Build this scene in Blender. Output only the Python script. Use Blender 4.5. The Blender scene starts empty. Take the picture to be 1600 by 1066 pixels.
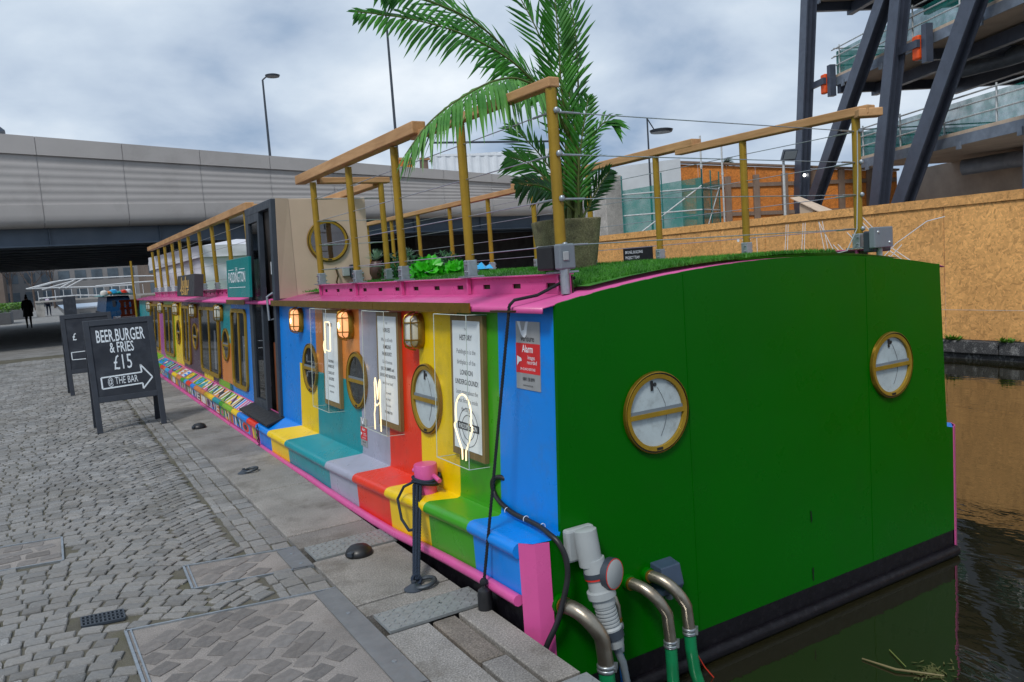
import bpy, bmesh, math, random
from mathutils import Vector, Matrix
from math import radians, sin, cos, pi, sqrt
rnd = random.Random(11)
sc = bpy.context.scene
COL = sc.collection

# ------------------------------------------------------------------ camera
PITCH, ROLL, YAW = .097, -.0705, .5288
fw = Vector((sin(YAW) * cos(PITCH), cos(YAW) * cos(PITCH), -sin(PITCH)))
rt = Vector((cos(YAW), -sin(YAW), 0)); up = rt.cross(fw)
rt2 = rt * cos(ROLL) + up * sin(ROLL); up2 = -rt * sin(ROLL) + up * cos(ROLL)
cam = bpy.data.cameras.new('camera'); camo = bpy.data.objects.new('camera', cam); COL.objects.link(camo)
m = Matrix((rt2, up2, -fw)).transposed().to_4x4(); m.translation = Vector((-1.59, 0, 1.55))
camo.matrix_world = m
cam.sensor_width = 36; cam.lens = 1225.5 / 1600 * 36; cam.clip_start = .05; cam.clip_end = 4000
sc.camera = camo

# ------------------------------------------------------------------ sky and sun
SUN_EL, SUN_AZ = radians(50), radians(232)          # azimuth clockwise from +Y: high over the quay, left of the camera
W = bpy.data.worlds.new('World'); sc.world = W; W.use_nodes = True
nt = W.node_tree; N = nt.nodes; Lk = nt.links; N.clear()
def nn(t, **k):
    n = N.new(t)
    for a, b in k.items(): setattr(n, a, b)
    return n
out = nn('ShaderNodeOutputWorld'); bg = nn('ShaderNodeBackground'); bg.inputs['Strength'].default_value = .08
sky = nn('ShaderNodeTexSky', sky_type='NISHITA', sun_disc=False, sun_elevation=SUN_EL, sun_rotation=SUN_AZ, air_density=1.2, dust_density=2.5)
tc = nn('ShaderNodeTexCoord'); sep = nn('ShaderNodeSeparateXYZ'); Lk.new(tc.outputs['Generated'], sep.inputs[0])
ad = nn('ShaderNodeMath', operation='ADD'); ad.inputs[1].default_value = .34
mxz = nn('ShaderNodeMath', operation='MAXIMUM'); mxz.inputs[1].default_value = 0
Lk.new(sep.outputs[2], mxz.inputs[0]); Lk.new(mxz.outputs[0], ad.inputs[0])
dx = nn('ShaderNodeMath', operation='DIVIDE'); dy = nn('ShaderNodeMath', operation='DIVIDE')
Lk.new(sep.outputs[0], dx.inputs[0]); Lk.new(ad.outputs[0], dx.inputs[1]); Lk.new(sep.outputs[1], dy.inputs[0]); Lk.new(ad.outputs[0], dy.inputs[1])
cb = nn('ShaderNodeCombineXYZ'); Lk.new(dx.outputs[0], cb.inputs[0]); Lk.new(dy.outputs[0], cb.inputs[1])
n1 = nn('ShaderNodeTexNoise'); n1.inputs['Scale'].default_value = 2.0; n1.inputs['Detail'].default_value = 8; n1.inputs['Roughness'].default_value = .5; n1.inputs['Distortion'].default_value = .15
Lk.new(cb.outputs[0], n1.inputs['Vector'])
cr = nn('ShaderNodeValToRGB'); e = cr.color_ramp.elements
e[0].position = .34; e[0].color = (2.7, 3.7, 5.2, 1); e[1].position = .70; e[1].color = (7.8, 8.4, 9.0, 1)
k = e.new(.43); k.color = (4.1, 5.0, 6.3, 1); k = e.new(.54); k.color = (5.4, 6.3, 7.4, 1)
Lk.new(n1.outputs['Fac'], cr.inputs[0])
n2 = nn('ShaderNodeTexNoise'); n2.inputs['Scale'].default_value = .55; n2.inputs['Detail'].default_value = 3
Lk.new(cb.outputs[0], n2.inputs['Vector'])
cr2 = nn('ShaderNodeValToRGB'); cr2.color_ramp.elements[0].position = .33; cr2.color_ramp.elements[1].position = .46
cr2.color_ramp.elements[0].color = (.55, .55, .55, 1)
Lk.new(n2.outputs['Fac'], cr2.inputs[0])
mx = nn('ShaderNodeMixRGB'); Lk.new(cr2.outputs[0], mx.inputs[0]); Lk.new(sky.outputs[0], mx.inputs[1]); Lk.new(cr.outputs[0], mx.inputs[2])
Lk.new(mx.outputs[0], bg.inputs['Color']); Lk.new(bg.outputs[0], out.inputs[0])

sl = bpy.data.lights.new('sun', 'SUN'); sl.energy = 1.5; sl.angle = radians(12); sl.color = (1, .96, .9)
so = bpy.data.objects.new('sun', sl); COL.objects.link(so)
sdir = Vector((sin(SUN_AZ) * cos(SUN_EL), cos(SUN_AZ) * cos(SUN_EL), sin(SUN_EL)))
so.rotation_euler = sdir.to_track_quat('Z', 'Y').to_euler()
vs = sc.view_settings; vs.view_transform = 'Standard'; vs.look = 'None'; vs.gamma = 1; vs.exposure = 0.5; vs.use_curve_mapping = False
sc.cycles.max_bounces = 6; sc.cycles.transparent_max_bounces = 16; sc.cycles.caustics_reflective = False; sc.cycles.caustics_refractive = False

# ------------------------------------------------------------------ helpers
def S(r, g, b):
    f = lambda c: (c / 255 / 12.92) if c <= 10 else ((c / 255 + .055) / 1.055) ** 2.4
    return (f(r), f(g), f(b))

class G:
    def __init__(s): s.v = []; s.f = []; s.m = []; s.c = 0
    def add(s, vs, fs):
        o = len(s.v); s.v += [tuple(p) for p in vs]; s.f += [tuple(i + o for i in q) for q in fs]; s.m += [s.c] * len(fs); return s
    def box(s, x0, x1, y0, y1, z0, z1):
        return s.add([(x0, y0, z0), (x1, y0, z0), (x1, y1, z0), (x0, y1, z0), (x0, y0, z1), (x1, y0, z1), (x1, y1, z1), (x0, y1, z1)],
                     [(0, 3, 2, 1), (4, 5, 6, 7), (0, 1, 5, 4), (1, 2, 6, 5), (2, 3, 7, 6), (3, 0, 4, 7)])
    def obox(s, c, u, v, w, hu, hv, hw):
        c = Vector(c); u = Vector(u).normalized() * hu; v = Vector(v).normalized() * hv; w = Vector(w).normalized() * hw
        P = [c + a * u + b * v + d * w for d in (-1, 1) for a, b in ((-1, -1), (1, -1), (1, 1), (-1, 1))]
        return s.add(P, [(0, 3, 2, 1), (4, 5, 6, 7), (0, 1, 5, 4), (1, 2, 6, 5), (2, 3, 7, 6), (3, 0, 4, 7)])
    def bar(s, a, b, w, h, upv=(0, 0, 1)):
        a = Vector(a); b = Vector(b); d = b - a; sd = d.cross(Vector(upv)); 
        if sd.length < 1e-6: sd = d.cross(Vector((1, 0, 0)))
        u2 = sd.cross(d); return s.obox((a + b) / 2, d, sd, u2, d.length / 2, w / 2, h / 2)
    def tube(s, pts, r, n=8, caps=True):
        pts = [Vector(p) for p in pts]; rs = r if isinstance(r, (list, tuple)) else [r] * len(pts)
        o = len(s.v); ref = None; V = []; F = []
        for i, p in enumerate(pts):
            t = (pts[min(i + 1, len(pts) - 1)] - pts[max(i - 1, 0)]).normalized()
            if ref is None: ref = t.orthogonal().normalized()
            ref = (ref - t * ref.dot(t)).normalized(); b = t.cross(ref)
            V += [p + (ref * cos(2 * pi * k / n) + b * sin(2 * pi * k / n)) * rs[i] for k in range(n)]
        for i in range(len(pts) - 1):
            F += [(i * n + k, i * n + (k + 1) % n, (i + 1) * n + (k + 1) % n, (i + 1) * n + k) for k in range(n)]
        if caps: F += [tuple(reversed(range(n))), tuple(range((len(pts) - 1) * n, len(pts) * n))]
        return s.add(V, F)
    def lathe(s, o, axis, prof, n=24, caps=True):
        o = Vector(o); a = Vector(axis).normalized(); u = a.orthogonal().normalized(); w = a.cross(u); V = []; F = []
        for r, h in prof: V += [o + a * h + (u * cos(2 * pi * k / n) + w * sin(2 * pi * k / n)) * max(r, 1e-4) for k in range(n)]
        for i in range(len(prof) - 1): F += [(i * n + k, i * n + (k + 1) % n, (i + 1) * n + (k + 1) % n, (i + 1) * n + k) for k in range(n)]
        if caps: F += [tuple(reversed(range(n))), tuple(range((len(prof) - 1) * n, len(prof) * n))]
        return s.add(V, F)
    def poly(s, pts): return s.add(pts, [tuple(range(len(pts)))])
    def prism(s, pts, vec):
        n = len(pts); v = Vector(vec); P = [Vector(p) for p in pts]
        return s.add(P + [p + v for p in P], [tuple(reversed(range(n))), tuple(range(n, 2 * n))] + [(k, (k + 1) % n, n + (k + 1) % n, n + k) for k in range(n)])
    def loft(s, rings, closed=False):
        n = len(rings[0]); V = [p for r in rings for p in r]; F = []
        for i in range(len(rings) - 1):
            for k in range(n if closed else n - 1): F.append((i * n + k, i * n + (k + 1) % n, (i + 1) * n + (k + 1) % n, (i + 1) * n + k))
        return s.add(V, F)
    def ball(s, c, r, n=12, sz=1.):
        return s.lathe(Vector(c), (0, 0, 1), [(r * sin(pi * i / (n // 2)), -r * sz * cos(pi * i / (n // 2))) for i in range(n // 2 + 1)], n, False)
    def text(s, t, o, u, v, size, xs=1., bold=0., align='CENTER', sp=1.):
        vs_, fs_ = text_geo(t, bold, align, sp); o = Vector(o); u = Vector(u).normalized() * size * xs; v = Vector(v).normalized() * size
        return s.add([o + u * p[0] + v * p[1] for p in vs_], fs_)
    def mesh(s, name, mats, smooth=False):
        me = bpy.data.meshes.new(name); me.from_pydata([tuple(p) for p in s.v], [], s.f)
        for mm in (mats if isinstance(mats, (list, tuple)) else [mats]): me.materials.append(mm)
        if any(s.m): me.polygons.foreach_set('material_index', s.m)
        if smooth:
            me.polygons.foreach_set('use_smooth', [True] * len(me.polygons)); me.set_sharp_from_angle(angle=radians(42))
        me.update(); return me
    def build(s, name, mats, parent=None, smooth=False, bevel=0, world=True, solid=0, fixn=False):
        me = s.mesh(name, mats, smooth)
        if fixn:
            b = bmesh.new(); b.from_mesh(me); bmesh.ops.recalc_face_normals(b, faces=b.faces); b.to_mesh(me); b.free()
        return link(name, me, parent, world, bevel, solid)

def link(name, me, parent=None, world=True, bevel=0, solid=0):
    o = bpy.data.objects.new(name, me); COL.objects.link(o)
    if parent is not None:
        o.parent = parent
        if world and parent.type == 'EMPTY': o.matrix_parent_inverse = parent.matrix_basis.inverted()
    if solid: md = o.modifiers.new('Solidify', 'SOLIDIFY'); md.thickness = solid; md.offset = 0
    if bevel: md = o.modifiers.new('Bevel', 'BEVEL'); md.width = bevel; md.segments = 2; md.limit_method = 'ANGLE'; md.harden_normals = False
    return o

_tc = {}
def text_geo(t, bold, align, sp):
    key = (t, bold, align, sp)
    if key not in _tc:
        c = bpy.data.curves.new('t', 'FONT'); c.body = t; c.size = 1; c.align_x = align; c.resolution_u = 2; c.offset = bold; c.space_character = sp
        o = bpy.data.objects.new('t', c); COL.objects.link(o)
        me = bpy.data.meshes.new_from_object(o)
        _tc[key] = ([tuple(v.co)[:2] for v in me.vertices], [tuple(p.vertices) for p in me.polygons])
        bpy.data.objects.remove(o); bpy.data.curves.remove(c); bpy.data.meshes.remove(me)
    return _tc[key]

def tag(o, label=None, cat=None, group=None, kind=None):
    if label: o['label'] = label
    if cat: o['category'] = cat
    if group: o['group'] = group
    if kind: o['kind'] = kind
    return o
def thing(name, label, cat, loc=(0, 0, 0), rz=0, group=None, kind=None):
    o = bpy.data.objects.new(name, None); COL.objects.link(o); o.empty_display_size = .1
    o.location = loc; o.rotation_euler = (0, 0, rz); o.matrix_basis = Matrix.Translation(loc) @ Matrix.Rotation(rz, 4, 'Z')
    return tag(o, label, cat, group, kind)
def struct(o): o['kind'] = 'structure'; return o
def copy_tree(o, parent=None):
    c = o.copy(); COL.objects.link(c)
    if parent is not None: c.parent = parent
    for ch in [x for x in o.children]: copy_tree(ch, c)
    return c

# ------------------------------------------------------------------ materials
def newmat(name):
    mt = bpy.data.materials.new(name); mt.use_nodes = True; t = mt.node_tree
    return mt, t, t.nodes['Principled BSDF'], t.nodes, t.links
def noise(t, vec, scale, detail=4, rough=.55, dist=0):
    n = t.nodes.new('ShaderNodeTexNoise'); n.inputs['Scale'].default_value = scale; n.inputs['Detail'].default_value = detail
    n.inputs['Roughness'].default_value = rough; n.inputs['Distortion'].default_value = dist
    if vec is not None: t.links.new(vec, n.inputs['Vector'])
    return n
def ramp(t, fac, stops):
    r = t.nodes.new('ShaderNodeValToRGB'); el = r.color_ramp.elements
    while len(el) < len(stops): el.new(.5)
    for i, (p, c) in enumerate(stops): el[i].position = p; el[i].color = (*c, 1) if len(c) == 3 else c
    t.links.new(fac, r.inputs[0]); return r
def mixc(t, fac, a, b, mode='MIX'):
    x = t.nodes.new('ShaderNodeMixRGB'); x.blend_type = mode
    for i, v in ((0, fac), (1, a), (2, b)):
        if hasattr(v, 'is_linked') or hasattr(v, 'links'): t.links.new(v, x.inputs[i])
        else: x.inputs[i].default_value = v if i == 0 else (*v[:3], 1)
    return x
def mapping(t, scale=(1, 1, 1), rot=(0, 0, 0), coord='Object'):
    c = t.nodes.new('ShaderNodeTexCoord'); mp = t.nodes.new('ShaderNodeMapping'); mp.inputs['Scale'].default_value = scale; mp.inputs['Rotation'].default_value = rot
    t.links.new(c.outputs[coord], mp.inputs[0]); return mp.outputs[0]
def bump(t, b, h, strength, dist=.01):
    n = t.nodes.new('ShaderNodeBump'); n.inputs['Strength'].default_value = strength; n.inputs['Distance'].default_value = dist
    t.links.new(h, n.inputs['Height']); t.links.new(n.outputs[0], b.inputs['Normal']); return n
def mat(name, col, rough=.5, metal=0., var=.12, scale=6, bmp=0., bscale=60, coat=0., dirt=None, stretch=(1, 1, 1), bdist=.004):
    mt, t, b, nd, lk = newmat(name)
    vec = mapping(t, stretch); n = noise(t, vec, scale, 6, .6)
    a = tuple(max(0, c * (1 - var)) for c in col); d = tuple(min(1, c * (1 + var)) for c in col)
    r = ramp(t, n.outputs['Fac'], [(.32, a), (.68, d)]); src = r.outputs[0]
    if dirt:
        n3 = noise(t, vec, dirt[1], 8, .7); r3 = ramp(t, n3.outputs['Fac'], [(.52, (0, 0, 0)), (.72, (dirt[2],) * 3)])
        src = mixc(t, r3.outputs[0], src, dirt[0]).outputs[0]
    lk.new(src, b.inputs['Base Color'])
    rr = ramp(t, noise(t, vec, scale * 2.3, 5).outputs['Fac'], [(.3, (max(.02, rough * .8),) * 3), (.7, (min(1, rough * 1.25),) * 3)])
    lk.new(rr.outputs[0], b.inputs['Roughness']); b.inputs['Metallic'].default_value = metal
    if coat: b.inputs['Coat Weight'].default_value = coat; b.inputs['Coat Roughness'].default_value = .12
    if bmp: bump(t, b, noise(t, vec, bscale, 5, .6).outputs['Fac'], bmp, bdist)
    return mt
def emis(name, col, st):
    mt, t, b, nd, lk = newmat(name); b.inputs['Base Color'].default_value = (*col, 1); b.inputs['Emission Color'].default_value = (*col, 1); b.inputs['Emission Strength'].default_value = st; return mt
def glass(name, col=(1, 1, 1), alpha_mix=.12, rough=.02):
    mt, t, b, nd, lk = newmat(name); nd.remove(b)
    tr = nd.new('ShaderNodeBsdfTransparent'); tr.inputs[0].default_value = (*col, 1); gl = nd.new('ShaderNodeBsdfGlossy'); gl.inputs['Roughness'].default_value = rough
    fr = nd.new('ShaderNodeLayerWeight'); fr.inputs[0].default_value = .5; pw = nd.new('ShaderNodeMath'); pw.operation = 'POWER'; pw.inputs[1].default_value = 5; lk.new(fr.outputs['Facing'], pw.inputs[0])
    ad_ = nd.new('ShaderNodeMath'); ad_.operation = 'MULTIPLY_ADD'; ad_.inputs[1].default_value = .6; ad_.inputs[2].default_value = alpha_mix; lk.new(pw.outputs[0], ad_.inputs[0])
    x = nd.new('ShaderNodeMixShader'); lk.new(ad_.outputs[0], x.inputs[0]); lk.new(tr.outputs[0], x.inputs[1]); lk.new(gl.outputs[0], x.inputs[2])
    lk.new(x.outputs[0], nd['Material Output'].inputs[0]); return mt

def scuff(mt):
    t = mt.node_tree; b = t.nodes['Principled BSDF']; src = b.inputs['Base Color'].links[0].from_socket
    n = noise(t, mapping(t, (1, .35, 1.4)), 34, 6, .75); r = ramp(t, n.outputs['Fac'], [(.63, (0, 0, 0)), (.7, (.35,) * 3)]); n2_ = noise(t, mapping(t), 1.3, 3); r2 = ramp(t, n2_.outputs['Fac'], [(.45, (0, 0, 0)), (.65, (1, 1, 1))])
    mk = mixc(t, 1, r.outputs[0], r2.outputs[0], 'MULTIPLY'); x = mixc(t, mk.outputs[0], src, (.16, .14, .12)); t.links.new(x.outputs[0], b.inputs['Base Color']); return mt
def paint(name, r, g, b, **k):
    k.setdefault('rough', .3); k.setdefault('var', .06); k.setdefault('scale', 1.7); k.setdefault('bmp', .12); k.setdefault('bscale', 5); k.setdefault('bdist', .004)
    k.setdefault('dirt', ((.1, .085, .06), 7, .2)); return scuff(mat(name, S(r, g, b), **k)) if name != 'paint_dark_green' else mat(name, S(r, g, b), **k)
P = dict(blue=paint('paint_blue', 0, 128, 222), yellow=paint('paint_yellow', 236, 200, 0), teal=paint('paint_teal', 0, 140, 150), grey=paint('paint_lilac_grey', 160, 163, 182),
         red=paint('paint_red', 222, 48, 14), green=paint('paint_green', 58, 150, 22), pink=paint('paint_pink', 204, 84, 148), orange=paint('paint_orange', 208, 128, 60),
         purple=paint('paint_purple', 160, 70, 150), plum=paint('paint_plum', 66, 40, 62), dgreen=paint('paint_dark_green', 0, 92, 0, rough=.3, bscale=2.2, bmp=.14, bdist=.006, var=.05, dirt=((.01, .05, .01), 3, .12)),
         white=paint('paint_white', 225, 225, 220), black=paint('paint_black', 25, 25, 28), sky=paint('paint_light_blue', 40, 160, 215), lime=paint('paint_lime', 120, 175, 30))
P['dgreen'].node_tree.nodes['Principled BSDF'].inputs['Specular IOR Level'].default_value = .14
GOLD = mat('gold_paint', S(152, 122, 28), .42, .25, .14, 8, .1, 40)
BRASS = mat('brass', S(150, 118, 40), .33, .75, .15, 20, .1, 80)
DKBRASS = mat('dark_bronze', S(74, 58, 32), .45, .6, .2, 15)
HULLBLACK = mat('hull_bitumen', S(14, 12, 18), .45, 0, .3, 12, .5, 30, dirt=((.03, .028, .034), 25, .4)); HULLBLACK.node_tree.nodes['Principled BSDF'].inputs['Specular IOR Level'].default_value = .25
STEEL = mat('galvanised_steel', S(165, 172, 178), .38, .8, .15, 30, .1, 90)
STAIN = mat('stainless_pipe', S(150, 143, 130), .34, .85, .18, 14, .15, 60, dirt=(S(120, 85, 45), 9, .35))
DKGREY = mat('dark_grey_powder_coat', S(52, 60, 70), .4, 0, .1, 5)
BLACKPL = mat('black_plastic', S(26, 27, 30), .42, 0, .15, 12)
GREYPL = mat('grey_plastic', S(158, 164, 166), .42, 0, .06, 9)
MIDGREY = mat('mid_grey_plastic', S(112, 122, 130), .42, 0, .06, 9)
BLUEGREY = mat('blue_grey_plastic', S(56, 72, 92), .4, 0, .08, 9)
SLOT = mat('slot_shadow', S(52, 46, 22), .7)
ROPE = mat('navy_rope', S(26, 40, 58), .85, 0, .35, 120, .9, 160)
ROPEBLK = mat('black_rope', S(20, 24, 30), .85, 0, .35, 160, .9, 200)
HOSE = mat('green_hose', S(14, 128, 78), .4, 0, .1, 10)
TAN = mat('tan_hatch_paint', S(190, 170, 148), .45, 0, .06, 3, .2, 9)
TARP = mat('grey_tarpaulin', S(206, 208, 216), .6, 0, .08, 2, .35, 4, bdist=.03)
PAPER = mat('white_paper', S(226, 232, 238), .6, 0, .03, 4)
INK = mat('black_ink', S(40, 42, 48), .7)
INKG = mat('grey_ink', S(105, 108, 115), .7)
PANEBACK = mat('white_blind', S(196, 204, 210), .7, 0, .1, 9, dirt=(S(120, 120, 118), 14, .5))
DARKROOM = mat('dark_interior', S(40, 36, 34), .6, 0, .5, 5)
PANE = glass('window_glass', (.93, .96, .95), .05)
TINT = glass('dark_window_glass', (.55, .58, .6), .14)
ACRYL = glass('clear_acrylic', (.97, .98, .96), .015)
ACEDGE = mat('acrylic_edge', S(190, 200, 190), .2, 0, .05, 4)
NEON = emis('neon_tube', S(255, 228, 180), .95)
BULB = emis('lit_lamp_glass', S(255, 176, 118), .62); BULB2 = emis('lamp_bulb', S(255, 226, 170), 3.5)
LAMPGL = mat('frosted_lamp_glass', S(205, 205, 195), .25, 0, .05, 8)
STRIPL = emis('strip_light', (1, 1, .95), 3)
CHALK = mat('chalkboard', S(38, 44, 54), .75, 0, .15, 3, dirt=(S(86, 92, 102), 3, .3))
CHALKFR = mat('chalkboard_frame', S(46, 52, 62), .55, 0, .15, 9, .2, 50)
CHALKW = mat('white_chalk_pen', S(214, 224, 232), .8, 0, .1, 60)

def timber(name, a, b, sx=(1, 8, 8)):
    mt, t, bs, nd, lk = newmat(name); vec = mapping(t, sx)
    n = noise(t, vec, 3, 8, .65, .6); n0 = noise(t, mapping(t), 2.2, 3)
    r = ramp(t, n.outputs['Fac'], [(.3, a), (.7, b)]); x = mixc(t, .45, r.outputs[0], ramp(t, n0.outputs['Fac'], [(.3, a), (.7, b)]).outputs[0])
    lk.new(x.outputs[0], bs.inputs['Base Color']); bs.inputs['Roughness'].default_value = .65; bump(t, bs, n.outputs['Fac'], .35, .004); return mt
TIMB = timber('rail_timber', S(150, 108, 66), S(204, 160, 112), (10, 1, 10))
TIMBX = timber('cross_timber', S(150, 108, 66), S(204, 160, 112), (1, 10, 10))
GREYTIMB = timber('weathered_timber', S(104, 86, 74), S(142, 122, 108), (8, 8, 1))
WOODFR = timber('case_frame_wood', S(104, 86, 50), S(146, 122, 78), (8, 8, 1))
def osb(name, base):
    mt, t, bs, nd, lk = newmat(name); cols = []
    dn = noise(t, mapping(t), 7, 2)
    for i, (sc_, ro) in enumerate((((10, 11, 32), (.25, 0, 0)), ((10, 11, 34), (1.3, 0, 0)), ((10, 12, 30), (2.35, 0, 0)))):
        v = t.nodes.new('ShaderNodeTexVoronoi'); v.inputs['Scale'].default_value = 1.0
        mp1 = t.nodes.new('ShaderNodeVectorRotate'); mp1.rotation_type = 'X_AXIS'; mp1.inputs['Angle'].default_value = ro[0]; c_ = t.nodes.new('ShaderNodeTexCoord'); lk.new(c_.outputs['Object'], mp1.inputs['Vector'])
        mp2 = t.nodes.new('ShaderNodeVectorMath'); mp2.operation = 'MULTIPLY'; mp2.inputs[1].default_value = sc_; lk.new(mp1.outputs[0], mp2.inputs[0]); lk.new(mp2.outputs[0], v.inputs['Vector']); cols.append(v.outputs['Color'])
    dn = noise(t, mapping(t), 13, 2); dn2 = noise(t, mapping(t, (1, 1, 1), (1, 1, 1)), 17, 2)
    f1 = ramp(t, dn.outputs['Fac'], [(.47, (0, 0, 0)), (.53, (1, 1, 1))]); f2 = ramp(t, dn2.outputs['Fac'], [(.52, (0, 0, 0)), (.58, (1, 1, 1))])
    x = mixc(t, f1.outputs[0], cols[0], cols[1]); x = mixc(t, f2.outputs[0], x.outputs[0], cols[2]); bw = nd.new('ShaderNodeRGBToBW'); lk.new(x.outputs[0], bw.inputs[0])
    r = ramp(t, bw.outputs[0], [(.15, tuple(c * .66 for c in base)), (.35, tuple(c * .88 for c in base)), (.6, base), (.88, tuple(min(1, c * 1.22) for c in base))])
    big = ramp(t, noise(t, mapping(t), 1.1, 5).outputs['Fac'], [(.3, (.84, .8, .76)), (.7, (1.08, 1.06, 1.04))])
    oi = nd.new('ShaderNodeObjectInfo'); rv = ramp(t, oi.outputs['Random'], [(0, (.9, .88, .86)), (1, (1.06, 1.04, 1.0))]); fin = mixc(t, 1, r.outputs[0], big.outputs[0], 'MULTIPLY'); fin = mixc(t, 1, fin.outputs[0], rv.outputs[0], 'MULTIPLY'); lk.new(fin.outputs[0], bs.inputs['Base Color']); bs.inputs['Roughness'].default_value = .7
    bump(t, bs, bw.outputs[0], .3, .004); return mt
OSB = osb('osb_board', S(228, 174, 108)); OSBDK = osb('old_osb_board', S(204, 128, 56))
def stone(name, a, b, c, attr=False, sc_=26, moss=None, rough=.85):
    mt, t, bs, nd, lk = newmat(name); vec = mapping(t)
    n = noise(t, vec, sc_ * 6, 4, .7); n1_ = noise(t, vec, 2.2, 6, .62)
    r = ramp(t, n.outputs['Fac'], [(.3, a), (.5, b), (.72, c)]); big = ramp(t, n1_.outputs['Fac'], [(.3, (.7, .7, .69)), (.7, (1.2, 1.19, 1.17))])
    x = mixc(t, 1, r.outputs[0], big.outputs[0], 'MULTIPLY'); src = x.outputs[0]
    if attr:
        at = nd.new('ShaderNodeAttribute'); at.attribute_name = 'tone'; x = mixc(t, 1, src, at.outputs['Color'], 'MULTIPLY'); src = x.outputs[0]
    if moss:
        mk = ramp(t, noise(t, vec, moss[1], 8, .7).outputs['Fac'], [(moss[3] if len(moss) > 3 else .55, (0, 0, 0)), (.72, (moss[2],) * 3)]); src = mixc(t, mk.outputs[0], src, moss[0]).outputs[0]
    lk.new(src, bs.inputs['Base Color']); bs.inputs['Roughness'].default_value = rough
    bump(t, bs, noise(t, vec, sc_, 8, .7).outputs['Fac'], .55, .008); return mt
SETT = stone('granite_sett', S(94, 94, 95), S(130, 130, 130), S(168, 168, 167), True, 26, (S(98, 94, 84), 1.6, .6, .48))
SETTDK = stone('embedded_sett', S(92, 90, 90), S(118, 115, 114), S(142, 140, 138), True, 22, (S(126, 119, 114), 7, .9, .45))
KERB = stone('granite_kerb', S(92, 90, 88), S(134, 131, 127), S(176, 172, 168), True, 22, (S(78, 72, 62), 3.0, .75, .5))
JOINT = stone('joint_grit', S(66, 63, 55), S(92, 89, 79), S(122, 118, 106), False, 30, (S(72, 72, 36), 2.6, .8, .47))
MORTAR = stone('cover_mortar', S(112, 107, 104), S(136, 131, 128), S(162, 157, 153), False, 26, (S(102, 92, 86), 2.4, .5))
CONC = mat('bridge_concrete', S(172, 169, 168), .85, 0, .07, .45, .1, 3, dirt=(S(140, 136, 134), 1.1, .35), bdist=.02)
PALECONC = stone('pale_concrete', S(150, 148, 146), S(172, 170, 167), S(188, 186, 184), False, 4)
DARKSTONE = stone('wet_quay_stone', S(30, 30, 32), S(66, 67, 70), S(122, 122, 124), True, 12, (S(186, 186, 184), 9, .75, .52))
POTST = stone('mossy_stoneware', S(78, 72, 52), S(118, 112, 82), S(150, 144, 116), False, 20, (S(48, 42, 36), 9, .85, .48))
CHECK = mat('grey_tread_plate', S(146, 150, 150), .5, .35, .1, 30)
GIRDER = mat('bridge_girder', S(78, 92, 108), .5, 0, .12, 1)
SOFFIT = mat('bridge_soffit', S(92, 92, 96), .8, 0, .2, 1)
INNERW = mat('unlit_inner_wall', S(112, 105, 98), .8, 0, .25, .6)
PALETIMB = mat('pale_toe_board', S(196, 176, 156), .7)
NAVY = mat('navy_steel', S(72, 80, 96), .4, .1, .14, 1.5, dirt=(S(40, 44, 54), 5, .4))
BCONC = mat('floor_slab_concrete', S(164, 154, 144), .8, 0, .2, .8)
ZINC = mat('slab_edge_zinc', S(124, 134, 148), .5, .4, .2, 3)
NET = glass('debris_net', (.45, .68, .66), .02, .6)
def netting(name, col, thr):
    mt, t, bs, nd, lk = newmat(name); bs.inputs['Base Color'].default_value = (*col, 1); bs.inputs['Roughness'].default_value = .8
    w = noise(t, mapping(t), 2.2, 5, .6); r = ramp(t, w.outputs['Fac'], [(.3, (thr - .18,) * 3), (.7, (thr + .15,) * 3)]); lk.new(r.outputs[0], bs.inputs['Alpha']); return mt
NET = netting('debris_netting', S(0, 118, 110), .7)
SCAF = mat('scaffold_tube', S(196, 200, 202), .45, .2, .15, 9)
WHITEST = mat('white_cladding', S(206, 212, 218), .5, 0, .06, 2)
ORANGE = mat('orange_plastic', S(226, 84, 24), .5)
LEAFS = [None] * 3
def leaf(name, a, b, tr=.25, rough=.4):
    mt, t, bs, nd, lk = newmat(name); n = noise(t, mapping(t), 9, 3); r = ramp(t, n.outputs['Fac'], [(.3, a), (.7, b)])
    lk.new(r.outputs[0], bs.inputs['Base Color']); bs.inputs['Roughness'].default_value = rough
    ts = nd.new('ShaderNodeBsdfTranslucent'); lk.new(r.outputs[0], ts.inputs[0]); x = nd.new('ShaderNodeMixShader'); x.inputs[0].default_value = tr
    lk.new(bs.outputs[0], x.inputs[1]); lk.new(ts.outputs[0], x.inputs[2]); lk.new(x.outputs[0], nd['Material Output'].inputs[0]); return mt
PALM = leaf('palm_leaf', S(26, 90, 22), S(74, 150, 42), .32); PALMY = leaf('palm_leaf_light', S(60, 124, 42), S(104, 166, 74), .3); PALMD = leaf('palm_leaf_dark', S(20, 62, 26), S(40, 98, 38), .3)
CAB = leaf('frilly_leaf', S(30, 150, 14), S(70, 205, 30)); SHRUB = leaf('shrub_leaf', S(10, 52, 22), S(28, 96, 30)); SUCC = leaf('succulent_leaf', S(110, 150, 120), S(176, 205, 180))
TURF = leaf('plastic_turf', S(36, 104, 22), S(78, 150, 40), .2, .6); HEDGE = leaf('hedge_leaf', S(50, 96, 24), S(112, 158, 50)); STALK = mat('palm_stalk', S(84, 96, 40), .55, 0, .2, 20)
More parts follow.
